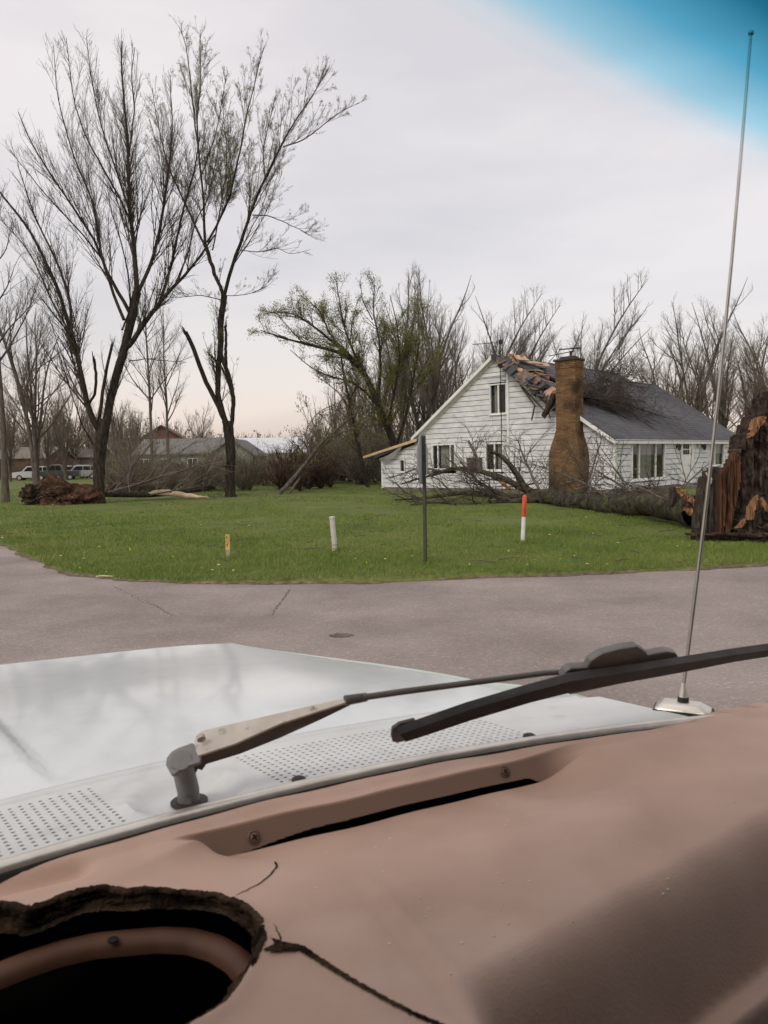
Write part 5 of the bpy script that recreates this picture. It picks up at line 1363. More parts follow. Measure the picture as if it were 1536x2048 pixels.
# orange and white marker
om = thing('cable_marker', 'round marker post with orange top and white base', 'post', np.append(onz(1045, 1092)[:2], 0)); om.rotation_euler = (0, R_(3.0), 0)
mb = MB(); mb.tube([(0, 0, -.02), (0, 0, .58)], .041, 18); mb.build('tube', M['plastic_white'], om, True)
mb = MB(); mb.lathe([(.042, .56), (.0435, .565), (.0435, .93), (.036, .962), (.02, .978), (.004, .982)], n=18); sl = mb.build('sleeve', M['plastic_orange'], om, True)
mb = MB()
r = np.random.default_rng(5)
for i in range(7):
    z = .63 + i * .038; q = math.radians(262)
    mb.box(-.011, .011, -.0455, -.0445, z, z + r.uniform(.012, .024), Matrix.Rotation(.12, 4, 'Z'))
mb.build('lettering', M['ink_red'], sl)
mb = MB(); mb.box(-.030, -.018, -.041, -.036, .69, .71); mb.build('chip', M['ink'], sl)
# yellow wooden stake with dark hand lettering
ys = thing('survey_stake', 'thin wooden stake with yellow top and dark lettering', 'stake', np.append(onz(457, 1128)[:2], 0), -.12)
mb = MB(); mb.box(-.036, .036, -.010, .010, -.02, .235); mb.build('stake', M['stake_wood'], ys, bevel=.003)
mb = MB(); mb.box(-.037, .037, -.011, .011, .236, .50); yt = mb.build('painted_top', M['yellow_paint'], ys, bevel=.003)
mb = MB()
for i, (x, w_) in enumerate([(-.012, .014), (-.008, .02), (.012, .010), (-.012, .012), (.010, .012), (-.006, .022), (-.01, .016)]):
    z = .475 - i * .026; mb.box(x - w_ / 2, x + w_ / 2, -.0135, -.0115, z - .016, z); mb.box(x - .004, x + .004, -.0132, -.0115, z - .02, z + .004)
mb.build('lettering', M['ink'], yt)
# little yellow flag
fl = thing('marker_flag', 'small yellow wire flag in the grass beside the road corner', 'flag', np.append(onz(258, 1108)[:2], 0), .4)
mb = MB(); mb.tube([(0, 0, 0), (.01, 0, .13)], .003, 5); mb.build('wire', M['iron'], fl)
mb = MB(); mb.prism([(.0, .05), (.012, .13), (.035, .10), (.045, .02)], lambda a, b, d: (a, d, b), -.002, .002); mb.build('pennant', M['flag'], fl)
# tuft of dry sticks at the lawn edge
st = thing('fallen_stick', 'pale stick lying at the lawn edge near the road corner', 'stick', np.append(onz(208, 1158)[:2], .02))
mb = MB(); mb.tube([(-.12, 0, .02), (-.04, .01, .03), (.06, -.01, .025), (.16, .02, .012)], .010, 5); mb.build('stick', M['wood_pale'], st)
sd = thing('broken_branch', 'dark crooked branch lying on the grass right of the leaning split trunk', 'branch', np.append(onz(640, 976)[:2], 0))
P = np.array([[[-.9, 0, .05], [-.3, .1, .12], [.2, 0, .08], [.9, .1, .22]], [[-.2, .1, .1], [0, .2, .25], [.2, .3, .3], [.3, .3, .4]]]); V, Q = tubes(P, np.array([[.06, .05, .04, .02], [.03, .02, .015, .01]]), 6)
link('branch', mesh_np('branch', V, Q=Q), M['bark'], sd)

# ------------------------------------------------------------------ buildings and vehicles beyond the lawn
M['grey_wall'] = mat('grey_wall', (.27, .275, .25), (.34, .34, .31), 3, .8)
M['grey_roof'] = mat('grey_roof', (.14, .135, .13), (.19, .18, .17), 3, .9)
M['red_wall'] = mat('red_wall', (.14, .060, .048), (.19, .085, .068), 5, .85)
M['red_roof'] = mat('red_roof', (.11, .062, .052), (.15, .085, .07), 5, .9)
M['tin'] = mat('tin_roof', (.60, .62, .66), (.68, .70, .74), 2, .4, metal=.3)
M['brown_wall'] = mat('brown_wall', (.10, .055, .042), (.14, .08, .06), 6, .9)
M['brown_roof'] = mat('brown_roof', (.16, .14, .12), (.21, .18, .155), 4, .9)
def gable_house(name, label, x0, x1, y0, y1, ze, zr, axis, wm, rm, wins=(), rz=0.0, over=.35):
    cx, cy = (x0 + x1) / 2, (y0 + y1) / 2; t = thing(name, label, 'house', (cx, cy, 0), rz)
    hx, hy = (x1 - x0) / 2, (y1 - y0) / 2
    mb = MB()
    if axis == 'x': mb.prism([(-hy, 0), (hy, 0), (hy, ze), (0, zr - .1), (-hy, ze)], lambda a, b, d: (d, a, b), -hx, hx)
    else: mb.prism([(-hx, 0), (hx, 0), (hx, ze), (0, zr - .1), (-hx, ze)], lambda a, b, d: (a, d, b), -hy, hy)
    w = mb.build('wall', wm, t)
    for sgn in (-1, 1):
        mb = MB(); e = hy if axis == 'x' else hx; L = (hx if axis == 'x' else hy) + over; sl = (zr - ze) / e
        prof = [(sgn * (e + over), ze - sl * over), (sgn * (e + over), ze - sl * over + .14), (0.004 * sgn, zr + .06), (.004 * sgn, zr - .08)]
        mb.prism(prof, (lambda a, b, d: (d, a, b)) if axis == 'x' else (lambda a, b, d: (a, d, b)), -L, L); mb.build('roof', rm, t)
    for wx, wz, ww, wh in wins:
        mb = MB(); mb.box(wx - ww / 2 - .08, wx + ww / 2 + .08, -hy - .05, -hy - .003, wz - .08, wz + wh + .08); wn = mb.build('window', M['white'], t)
        mb = MB(); mb.box(wx - ww / 2, wx - .03, -hy - .06, -hy - .052, wz, wz + wh); mb.box(wx + .03, wx + ww / 2, -hy - .06, -hy - .052, wz, wz + wh); mb.build('pane', M['black_rough'], wn)
    return t
def X(px, Y): return at(px, 925, Y)[0]
gable_house('grey_house', 'low grey house with white windows, half hidden behind the brush', X(285, 78), X(450, 78), 76, 84, 2.75, 4.3, 'x', M['grey_wall'], M['grey_roof'], [(-1.2, .9, 1.0, 1.3), (-3.4, .9, .9, 1.3), (1.4, .9, .9, 1.3)])
gable_house('grey_shed', 'grey gabled outbuilding just right of the stub tree', X(425, 74), X(510, 74), 73, 81, 2.5, 4.0, 'y', M['grey_wall'], M['grey_roof'])
gable_house('red_barn', 'dark red gabled building rising behind the grey house', X(265, 98), X(372, 98), 97, 106, 4.4, 6.6, 'y', M['red_wall'], M['red_roof'], rz=.15)
gable_house('metal_roof_barn', 'low building with a pale metal roof right of the stub tree', X(470, 92), X(610, 92), 92, 100, 2.9, 4.7, 'x', M['plastic_white'], M['tin'])
gable_house('brown_house', 'low brown brick house at the far left edge', X(-70, 108), X(90, 108), 108, 118, 3.0, 4.6, 'x', M['brown_wall'], M['brown_roof'], [(-2.5, 1.0, 1.2, 1.0)])
gable_house('brick_house', 'brown brick building behind the parked vehicles', X(95, 128), X(200, 128), 126, 134, 3.2, 4.8, 'x', M['brown_wall'], M['brown_roof'])

M['car_white'] = mat('car_white', (.66, .67, .68), (.70, .71, .72), 3, .3, coat=.4)
M['car_dark'] = mat('car_dark', (.045, .047, .052), (.06, .062, .068), 3, .3, coat=.4)
M['car_silver'] = mat('car_silver', (.42, .43, .44), (.48, .49, .50), 3, .35, metal=.3, coat=.3)
def car(name, label, cat, px, Y, rz, body, prof, glass, L, roofm=None):
    t = thing(name, label, cat, (X(px, Y), Y, .03), rz); w2 = .92
    mb = MB(); mb.prism(prof, lambda a, b, d: (a, d, b), -w2, w2); mb.build('body', body, t, bevel=.06)
    for g in glass:
        for s in (-1, 1):
            mb = MB(); mb.prism(g, lambda a, b, d: (a, d, b), s * (w2 + .004), s * (w2 + .02)); mb.build('window', M['black_rough'], t)
    if roofm:
        xs = [p[0] for p in prof if p[1] > 1.5]
        mb = MB(); mb.box(min(xs) + .1, max(xs) - .1, -w2 + .05, w2 - .05, max(p[1] for p in prof) + .004, max(p[1] for p in prof) + .05); mb.build('roof_panel', roofm, t, bevel=.02)
    for x in (-L * .31, L * .31):
        for s in (-1, 1):
            mb = MB(); mb.tube([(x, s * (w2 - .18), .36), (x, s * (w2 + .03), .36)], .36, 16); wh = mb.build('wheel', M['rubber'], t)
            mb = MB(); mb.tube([(x, s * (w2 + .031), .36), (x, s * (w2 + .045), .36)], .21, 12); mb.build('rim', M['steel'], wh)
    for s in (-1, 1):
        mb = MB(); mb.box(-L / 2 - .02, -L / 2 + .05, s * .6 - .15, s * .6 + .15, .75, .93); mb.build('headlight', M['plastic_white'], t)
SUV = [(-2.4, .35), (2.4, .35), (2.42, 1.0), (2.25, 1.15), (2.05, 1.75), (-.55, 1.80), (-1.2, 1.15), (-2.3, 1.02), (-2.42, .8)]
SUVG = [[(-.45, 1.68), (-.95, 1.18), (.35, 1.18), (.35, 1.68)], [(.45, 1.68), (.45, 1.18), (1.3, 1.18), (1.3, 1.66)], [(1.4, 1.65), (1.4, 1.18), (2.05, 1.18), (1.9, 1.64)]]
PKP = [(-2.7, .45), (2.7, .45), (2.72, 1.15), (.75, 1.15), (.6, 1.86), (-.55, 1.88), (-1.15, 1.2), (-2.6, 1.1), (-2.72, .8)]
PKG = [[(-.48, 1.76), (-.95, 1.24), (-.02, 1.24), (-.02, 1.76)], [(.06, 1.76), (.06, 1.24), (.62, 1.24), (.5, 1.75)]]
car('white_van', 'pale van, leftmost of the vehicles parked beyond the lawn', 'van', 66, 99, .15, M['car_white'], SUV, SUVG, 4.8)
car('pickup', 'dark pickup in the middle of the vehicles parked beyond the lawn', 'pickup', 112, 96, .25, M['car_dark'], PKP, PKG, 5.4, M['car_white'])
car('silver_suv', 'silver estate car, nearest the forked tree among the parked vehicles', 'car', 163, 100, .1, M['car_silver'], SUV, SUVG, 4.8, M['car_white'])
car('white_car', 'white car showing between the dark pickup and the silver one', 'car', 140, 106, .35, M['car_white'], SUV, SUVG, 4.8)

# ------------------------------------------------------------------ the old truck we look out of  (local x = right, y = forward)
TA = R_(24)
truck = thing('old_truck', 'old pale truck with tan cracked dashboard, long wiper and aerial, seen from the driver seat', 'truck', (0, 0, 0), TA)
TI = np.array(Matrix.Rotation(-TA, 3, 'Z'))
def L(p): return TI @ np.asarray(p)
def LZ(px, py, z): return L(onz(px, py, z))
def sstep(a, b, x):
    t = np.clip((x - a) / (b - a), 0, 1); return t * t * (3 - 2 * t)
def grid(name, xs, ys, zfun, m, parent, smooth=True, keep=None, xfun=None):
    X_, Y_ = np.meshgrid(xs, ys)
    if xfun is not None: X_ = xfun(X_, Y_)
    V = np.stack([X_, Y_, zfun(X_, Y_)], -1).reshape(-1, 3); nx = len(xs)
    Q = np.array([(j * nx + i, j * nx + i + 1, (j + 1) * nx + i + 1, (j + 1) * nx + i) for j in range(len(ys) - 1) for i in range(nx - 1)])
    if keep is not None: Q = Q[keep(V, Q)]
    return link(name, mesh_np(name, V, Q=Q, smooth=smooth), m, parent)

def base_f(x):
    d = np.abs(np.asarray(x, float) - .5)
    return 1.067 - .20 * np.minimum(d, .75) ** 2 - .30 * np.maximum(0, d - .75)
# hood
HF1 = 2.645
def rear_f(x): return base_f(np.clip(x, -.6, 1.15)) + .246
def out_edge(f): return np.interp(f, [1.0, 1.34, 1.675, 1.95, 2.30, 2.645], [1.10, 1.024, .942, .855, .738, .600])
def hood_edge(f): return out_edge(f) - np.interp(f, [1.2, 2.64], [.048, .016])
def zc(f): return 1.196 - .085 * sstep(1.4, 2.75, f) - .012 * (f - 1.3)
ca = LZ(0, 1452, 1.19); cb = LZ(76, 1546, 1.19)
def hood_z(x, f):
    e = hood_edge(f); u = np.abs(x) / e
    z = zc(f) - .022 * u ** 3
    d = (x - ca[0]) * (cb[1] - ca[1]) - (f - ca[1]) * (cb[0] - ca[0]); d /= math.hypot(cb[0] - ca[0], cb[1] - ca[1])
    z += .012 * sstep(.012, -.012, -CSG * d) * sstep(1.30, 1.40, f) * sstep(2.3, 1.8, f)
    z -= .05 * sstep(HF1 - .035, HF1 + .004, f) ** 2
    z -= .012 * sstep(.975, 1.0, u)
    z += .0025 * np.sin(x * 5.3 + 1) * np.sin(f * 4.1)
    return z
CSG = 1.0
us = np.r_[np.linspace(-1, -.9, 6), np.linspace(-.88, .94, 170), np.linspace(.945, 1, 12)]
ss_ = np.r_[np.linspace(0, .96, 130), np.linspace(.965, 1, 14)]
Ug, Sg = np.meshgrid(us, ss_)
Fg = rear_f(Ug * 1.0) * (1 - Sg) + HF1 * Sg; Xg = Ug * hood_edge(Fg)
V = np.stack([Xg, Fg, hood_z(Xg, Fg)], -1).reshape(-1, 3); nx = len(us)
Q = np.array([(j * nx + i, j * nx + i + 1, (j + 1) * nx + i + 1, (j + 1) * nx + i) for j in range(len(ss_) - 1) for i in range(nx - 1)])
hood = link('hood', mesh_np('hood', V, Q=Q, smooth=True), M['truck_paint'], truck)
fs_ = np.linspace(1.19, HF1, 120)
# turned-down lips of the hood
n = len(fs_); e = hood_edge(fs_)
for s in (1, -1):
    V = np.vstack([np.c_[s * e, fs_, hood_z(s * e, fs_)], np.c_[s * (e + .002), fs_, hood_z(s * e, fs_) - .035]])
    link('hood_lip', mesh_np('hood_lip', V, Q=[(i, i + 1, n + i + 1, n + i) for i in range(n - 1)], smooth=True), M['truck_paint'], hood)
# fenders beside the hood, and the nose
M['fender_paint'] = mat('fender_paint', (.43, .50, .46), (.50, .56, .52), 5, .4, coat=.3, spec=.4)
for s in (1, -1):
    fr = np.r_[np.linspace(1.03, HF1 - .02, 90)]; e = hood_edge(fr); g_o = out_edge(fr) - e; zz = zc(fr) - .026 + .028 * sstep(1.62, 1.30, fr)
    prof = [(.10, -.03), (.13, -.002), (.25, .002), (.75, -.003), (1.0, -.012), (1.35, -.07), (1.7, -.35), (1.7, -.62)]
    V = np.vstack([np.c_[s * (e + a * g_o), fr, zz + b] for a, b in prof]); k = len(fr)
    link('fender', mesh_np('fender', V, Q=[(j * k + i, j * k + i + 1, (j + 1) * k + i + 1, (j + 1) * k + i) for j in range(len(prof) - 1) for i in range(k - 1)], smooth=True), M['fender_paint'], truck)
mb = MB(); mb.box(-.66, .66, HF1 - .06, HF1 - .005, .55, 1.03); nose = mb.build('nose_panel', M['truck_paint'], truck, bevel=.02)
mb = MB(); mb.box(-.75, .75, HF1 + .02, HF1 + .12, .45, .60); mb.build('bumper', M['chrome'], truck, bevel=.02)
for s in (-1, 1):
    mb = MB(); mb.tube([(s * .48, HF1 - .02, .86), (s * .48, HF1 + .02, .86)], .09, 20); mb.build('headlight', M['plastic_white'], truck)
    for f in (2.0, -1.3):
        mb = MB(); mb.tube([(s * .62, f, .36), (s * .86, f, .36)], .36, 28); wh = mb.build('wheel', M['rubber'], truck, bevel=.03)
        mb = MB(); mb.tube([(s * .861, f, .36), (s * .875, f, .36)], .2, 20); mb.build('rim', M['steel'], wh)

# cowl with its two fields of round air holes: every hole is open
CF1 = .240
def cowl_z(x, f): return 1.222 - .014 * np.clip((f - base_f(x)) / .24, 0, 1) - .004 * np.abs(x) ** 2
PIT = .0135
ri = np.arange(-.60, 1.13, PIT); vj = np.arange(.006, CF1, PIT)
pv = LZ(378, 1592, 1.215)
def warp(u, v):
    x = u - .22 * (v - .04); y = float(base_f(x)) + v; return min(x, float(out_edge(y)) - .014), y
V_, Q_, T_ = [], [], []
m8 = 8; th8 = np.arange(m8) * 2 * np.pi / m8 + np.pi / 8; hr_ = .0031
vi = 0
def cp(u, v, dz=0.0):
    x, y = warp(u, v); return (x, y, float(cowl_z(x, y)) + dz)
for yj in vj[:-1]:
    for xi in ri[:-1]:
        cx, cy = xi + PIT / 2, yj + PIT / 2
        inl = cx < .086 and .034 < cy < .206
        inr = .304 < cx < .758 + .012 * math.sin(cy * 40) * 0 and .034 < cy < .196 - max(0, cx - .60) * .10
        cs = [(xi, yj), (xi + PIT, yj), (xi + PIT, yj + PIT), (xi, yj + PIT)]
        if inl or inr:
            sq = []
            for t_ in th8:
                c_, s_ = math.cos(t_), math.sin(t_); k_ = PIT / 2 / max(abs(c_), abs(s_)); sq.append((cx + c_ * k_, cy + s_ * k_))
            ho = [(cx + hr_ * math.cos(t_), cy + hr_ * math.sin(t_)) for t_ in th8]
            for P_ in (sq, ho): V_ += [cp(x, y) for x, y in P_]
            V_ += [cp(x, y, -.004) for x, y in ho]
            for a in range(m8):
                b = (a + 1) % m8
                Q_ += [(vi + a, vi + b, vi + m8 + b, vi + m8 + a), (vi + m8 + a, vi + m8 + b, vi + 2 * m8 + b, vi + 2 * m8 + a)]
            for a, (x, y) in zip((0, 2, 4, 6), [(xi + PIT, yj + PIT), (xi, yj + PIT), (xi, yj), (xi + PIT, yj)]):
                V_.append(cp(x, y)); T_.append((vi + a, len(V_) - 1, vi + (a + 1) % m8))
            vi = len(V_)
        else:
            V_ += [cp(x, y) for x, y in cs]; Q_.append((vi, vi + 1, vi + 2, vi + 3)); vi = len(V_)
V_ = np.array(V_)
# pressed dish round the wiper spindle
dd = np.hypot(V_[:, 0] - pv[0], V_[:, 1] - pv[1]); V_[:, 2] += .004 * np.exp(-((dd - .088) / .012) ** 2) - .014 * sstep(.085, .050, dd)
cowl = link('cowl', mesh_np('cowl', V_, Q=Q_, T=T_), M['cowl_paint'], truck)
bm = bmesh.new(); bm.from_mesh(cowl.data); bmesh.ops.remove_doubles(bm, verts=bm.verts, dist=.0004); bmesh.ops.recalc_face_normals(bm, faces=bm.faces); bm.to_mesh(cowl.data); bm.free()
cowl.data.polygons.foreach_set('use_smooth', np.ones(len(cowl.data.polygons), bool))
cowl.data.set_sharp_from_angle(angle=R_(30))
mb = MB(); mb.box(-.64, 1.10, .995, 1.33, 1.10, 1.165); mb.build('plenum', M['dark_void'], cowl)
# flat flange between cowl and hood, and the cowl's raised back edge
xs2 = np.linspace(-.62, .985, 90)
prof = [(.222, .0), (.228, .0035), (.2435, .0035), (.2445, -.02)]
V = np.vstack([np.c_[xs2, base_f(xs2) + f, cowl_z(xs2, base_f(xs2) + .24) + q] for f, q in prof])
link('cowl_flange', mesh_np('cowl_flange', V, Q=[(j * 90 + i, j * 90 + i + 1, (j + 1) * 90 + i + 1, (j + 1) * 90 + i) for j in range(3) for i in range(89)], smooth=True), M['cowl_paint'], cowl)
for px, py in ((596, 1560), (1056, 1474)):
    p = LZ(px, py - 3, 1.222); mb = MB(); mb.lathe([(.011, 0), (.011, .003), (.007, .0055), (.002, .006)], (p[0], p[1] - .004, 1.2205), 16); mb.build('rubber_plug', M['rubber'], cowl, True)

# windshield base line, bright trim and black gasket
xs3 = np.linspace(-1.15, 1.40, 120)
def strip(name, prof, m, zb=1.2225):
    V = np.vstack([np.c_[xs3, base_f(xs3) + a, np.full(120, zb + b) - .02 * np.maximum(0, np.abs(xs3 - .5) - .75)] for a, b in prof]); k = 120; q = len(prof)
    return link(name, mesh_np(name, V, Q=[(j * k + i, j * k + i + 1, (j + 1) * k + i + 1, (j + 1) * k + i) for j in range(q - 1) for i in range(k - 1)], smooth=True), m, truck)
strip('windshield_trim', [(.014, -.006), (.0135, .002), (.009, .0065), (.002, .0075), (-.004, .005), (-.0075, -.001), (-.008, -.004)], M['chrome'])
strip('gasket', [(-.007, -.002), (-.0095, -.003), (-.012, -.008), (-.013, -.03)], M['rubber'])
strip('scuttle', [(.03, -.012), (-.02, -.03), (-.05, -.10)], M['rubber'])

# windshield glass with its blue shade band along the top
def shield_mat():
    m = bpy.data.materials.new('windshield_glass'); m.use_nodes = True
    n, l = m.node_tree.nodes, m.node_tree.links; n.remove(n['Principled BSDF'])
    tc = n.new('ShaderNodeTexCoord'); sp = n.new('ShaderNodeSeparateXYZ'); l.new(tc.outputs['Object'], sp.inputs[0])
    ad = n.new('ShaderNodeMath'); ad.operation = 'MULTIPLY_ADD'; ad.inputs[1].default_value = .15; l.new(sp.outputs['X'], ad.inputs[0]); l.new(sp.outputs['Z'], ad.inputs[2])
    mr = n.new('ShaderNodeMapRange'); mr.inputs['From Min'].default_value = 2.075; mr.inputs['From Max'].default_value = 2.190; l.new(ad.outputs[0], mr.inputs[0])
    rp = n.new('ShaderNodeValToRGB'); l.new(mr.outputs[0], rp.inputs[0])
    rp.color_ramp.elements[0].position = 0; rp.color_ramp.elements[0].color = (.955, .955, .95, 1)
    rp.color_ramp.elements[1].position = 1; rp.color_ramp.elements[1].color = (.012, .15, .22, 1)
    for p_, c_ in ((.14, (.86, .93, .955)), (.3, (.43, .78, .92)), (.58, (.12, .49, .70)), (.88, (.020, .21, .34))):
        e_ = rp.color_ramp.elements.new(p_); e_.color = (*c_, 1)
    tr = n.new('ShaderNodeBsdfTransparent'); l.new(rp.outputs[0], tr.inputs[0])
    gl = n.new('ShaderNodeBsdfGlossy'); gl.inputs['Roughness'].default_value = .0; gl.inputs[0].default_value = (1, 1, 1, 1)
    fr = n.new('ShaderNodeFresnel'); fr.inputs['IOR'].default_value = 1.35
    mu = n.new('ShaderNodeMath'); mu.operation = 'MULTIPLY'; mu.inputs[1].default_value = .45; l.new(fr.outputs[0], mu.inputs[0])
    mx = n.new('ShaderNodeMixShader'); l.new(mu.outputs[0], mx.inputs[0]); l.new(tr.outputs[0], mx.inputs[1]); l.new(gl.outputs[0], mx.inputs[2])
    l.new(mx.outputs[0], n['Material Output'].inputs[0]); return m
LEAN = .65
xs4 = np.linspace(-1.2, 1.34, 80); hs4 = np.linspace(0, .955, 36)
V = np.array([(x, float(base_f(x)) - .002 - LEAN * h - .03 * h * abs(x - .5) ** 2, 1.2225 + h) for h in hs4 for x in xs4])
wsh = link('windshield', mesh_np('windshield', V, Q=[(j * 80 + i, j * 80 + i + 1, (j + 1) * 80 + i + 1, (j + 1) * 80 + i) for j in range(35) for i in range(79)], smooth=True), shield_mat(), truck)

M['door_glass'] = glass_mat('door_glass', (.30, .32, .32), .05)  # unseen glass, tinted dark to dim the cab
# cab: roof, back, doors, pillars (outside the view, shaped to shade the dash)
mb = MB(); mb.box(-1.24, 1.42, -1.05, .415, 2.185, 2.225); mb.build('cab_roof', M['dark_lining'], truck, bevel=.015)
mb = MB(); mb.box(-1.22, 1.40, -1.10, -1.05, .5, 2.20); mb.build('cab_back', M['dark_lining'], truck)
for s, x0, x1 in ((-1, -1.24, -1.20), (1, 1.38, 1.42)):
    mb = MB(); mb.box(x0, x1, -1.05, .80, .5, 1.22); d_ = mb.build('door', M['truck_paint'], truck, bevel=.01)
    mb = MB(); mb.box(x0 + .015, x1 - .015, .02, .36, 1.222, 2.18); mb.build('door_glass', M['door_glass'], d_)
    mb = MB(); mb.box(x0, x1, -1.05, .018, 1.222, 2.185); mb.build('shading_panel', M['dark_lining'], d_)  # solid panel added in place of glass to darken the dash faces
    xm = (x0 + x1) / 2
    mb = MB(); mb.tube([(xm, .93, 1.22), (xm - s * .02, .37, 2.18)], .035, 8); mb.build('pillar', M['truck_paint'], truck)
mb = MB(); mb.box(-1.20, 1.38, -1.05, .98, .52, .56); mb.build('cab_floor', M['black_rough'], truck)
mb = MB(); mb.box(-1.0, 1.2, -.95, -.45, .56, .95); mb.box(-1.0, 1.2, -1.02, -.80, .95, 1.5); mb.build('seat', M['dark_lining'], truck, bevel=.05)
mb = MB(); mb.box(-1.2, 1.38, 1.0, 1.03, .5, 1.14); mb.build('firewall', M['dark_void'], truck)

# ---- dashboard
D0 = 1.215
HOLE = [(-260, 1850), (-120, 1830), (-40, 1806), (10, 1812), (60, 1820), (110, 1800), (160, 1785), (205, 1776), (250, 1778), (300, 1772), (345, 1773), (395, 1776), (430, 1782), (452, 1792), (475, 1800), (498, 1818), (515, 1840), (524, 1862), (528, 1888),
        (512, 1918), (494, 1946), (478, 1975), (456, 2004), (420, 2028), (385, 2046), (330, 2090), (200, 2180), (0, 2260), (-260, 2320)]
hole = np.array([LZ(x, y, D0)[:2] for x, y in HOLE])
hole = np.vstack([hole, hole[:1]]); hole = resample(hole, 420)[:-1]
r = np.random.default_rng(4)
hw = wob(np.linspace(0, 60, 419), .7, 9) * .0010 + r.normal(0, .0003, 419)
tn_ = np.roll(hole, -1, 0) - np.roll(hole, 1, 0); hn = np.stack([-tn_[:, 1], tn_[:, 0]], 1); hn /= np.linalg.norm(hn, axis=1)[:, None]
hole = hole + hn * hw[:, None]
def inside(P, poly):
    x, y = P[:, 0], P[:, 1]; c = np.zeros(len(P), bool); j = len(poly) - 1
    for i in range(len(poly)):
        yi, yj = poly[i, 1], poly[j, 1]
        cond = (yi > y) != (yj > y)
        c ^= cond & (x < (poly[j, 0] - poly[i, 0]) * (y - yi) / (yj - yi + 1e-12) + poly[i, 0]); j = i
    return c
def pdist(P, line):
    """distance to a polyline, and the parameter along it"""
    best = np.full(len(P), 9.0); par = np.zeros(len(P)); n = len(line)
    for i in range(n - 1):
        a, b = line[i], line[i + 1]; ab = b - a; t = np.clip(((P - a) @ ab) / (ab @ ab), 0, 1)
        d = np.linalg.norm(P - a - t[:, None] * ab, axis=1); m_ = d < best; best[m_] = d[m_]; par[m_] = (i + t[m_]) / (n - 1)
    return best, par
def lp(pix, z=D0): return np.array([LZ(x, y, z)[:2] for x, y in pix])
U0, U1 = lp([(345, 1676), (1060, 1512)]); W0, W1 = lp([(425, 1716), (1088, 1557)], D0 - .030)
SLOT_F = lambda x: W0[1] + (x - W0[0]) * (W1[1] - W0[1]) / (W1[0] - W0[0])
UF = lambda x: U0[1] + (x - U0[0]) * (U1[1] - U0[1]) / (U1[0] - U0[0])
E0, E1 = lp([(945, 1985), (1545, 1645)]); K0, K1 = lp([(692, 1715), (985, 2060)])
CR1 = lp([(528, 1892), (560, 1898), (604, 1903), (628, 1920), (660, 1940), (710, 1970), (770, 2002), (830, 2032), (900, 2062)])
CR2 = lp([(549, 1690), (553, 1705), (544, 1724), (522, 1748), (490, 1768), (462, 1786)])
CR3 = lp([(536, 1838), (552, 1856), (562, 1880), (563, 1898)])
def dash_z(x, f):
    z = np.full(x.shape, D0)
    P = np.stack([x.ravel(), f.ravel()], 1)
    z += .0045 * sstep(base_f(x) - .040, base_f(x) - .016, f) * sstep(1.0, .8, x) - .006 * sstep(.85, 1.1, x) * sstep(base_f(x) - .12, base_f(x) - .02, f)
    # raised pad on the right
    z += .022 * sstep(.80, 1.16, x) * sstep(.40, .85, f) - .03 * sstep(1.20, 1.34, x)
    # recess in front of the glass: a sloping face down to the slot
    uf, wf = UF(x), SLOT_F(x)
    t = np.clip((uf - f) / np.maximum(.008, uf - wf - .002), 0, 1)
    fc = np.maximum(f, wf); away = np.maximum(0, wf - f)
    end = sstep(U0[0] - .016 - away * 2.6, U0[0] + .030 + away * 2.2, x + (fc - uf) * 2.0) * sstep(U1[0] + .125 + away, U1[0] - away * .5, x)
    z -= .034 * end * (t ** 1.0) * (f > wf)
    pad = .0335 * end * sstep(.25, .0, wf - f) * (f <= wf)
    z -= pad
    # left recess
    a, b = lp([(-40, 1778), (150, 1738)]); d, _ = pdist(P, np.array([a, b])); z -= .012 * np.exp(-(d.reshape(x.shape) / .017) ** 2) * 1.3
    # long soft crease
    n_ = np.array([-(K1 - K0)[1], (K1 - K0)[0]]); n_ /= np.linalg.norm(n_)
    dk = (x - K0[0]) * n_[0] + (f - K0[1]) * n_[1]
    z += .0035 * np.exp(-((dk - .006) / .012) ** 2) * sstep(K0[1] + .02, K0[1] - .15, f) - .003 * np.exp(-((dk + .012) / .010) ** 2) * sstep(K0[1] + .02, K0[1] - .15, f)
    # right-hand face dropping towards the passenger
    ne_ = np.array([(E1 - E0)[1], -(E1 - E0)[0]]); ne_ /= np.linalg.norm(ne_)
    de = (x - E0[0]) * ne_[0] + (f - E0[1]) * ne_[1]
    side = sstep(-.012, .03, -dk if KSGN < 0 else dk)
    fall = np.where(de > 0, np.minimum(de * 1.9, .115) + np.maximum(0, de - .085) * 2.5 * (de > .085), 0)
    fall = np.where(de > -.03, np.where(de < .03, 1.9 * (de + .03) ** 2 / .12, fall), 0)
    z -= fall * side
    # cracked skin lifts at the crack lips and round the hole
    d, _ = pdist(P, CR1); z += .0025 * np.exp(-(d.reshape(x.shape) / .008) ** 2)
    d, _ = pdist(P, CR2); z += .0012 * np.exp(-(d.reshape(x.shape) / .006) ** 2)
    z += .0008 * np.sin(x * 23 + 2) * np.sin(f * 19 + 1) + .0006 * np.sin(x * 41 + f * 33)
    return z
n_ = np.array([-(K1 - K0)[1], (K1 - K0)[0]]); tp_ = lp([(1300, 1900)])[0]
KSGN = np.sign((tp_ - K0) @ n_)
xs5 = np.arange(-.46, 1.37, .0042)
s5 = np.r_[np.linspace(-.62, -.10, 125), np.linspace(-.098, -.008, 26), np.linspace(-.007, -.0008, 8), np.linspace(0, .0126, 24), np.linspace(.014, .06, 26), np.linspace(.063, .115, 13)]
X5, S5 = np.meshgrid(xs5, s5)
SL5 = SLOT_F(np.clip(X5, W0[0] - .1, W1[0] + .1))
top_f = base_f(X5) - .0125
F5 = SL5 + S5
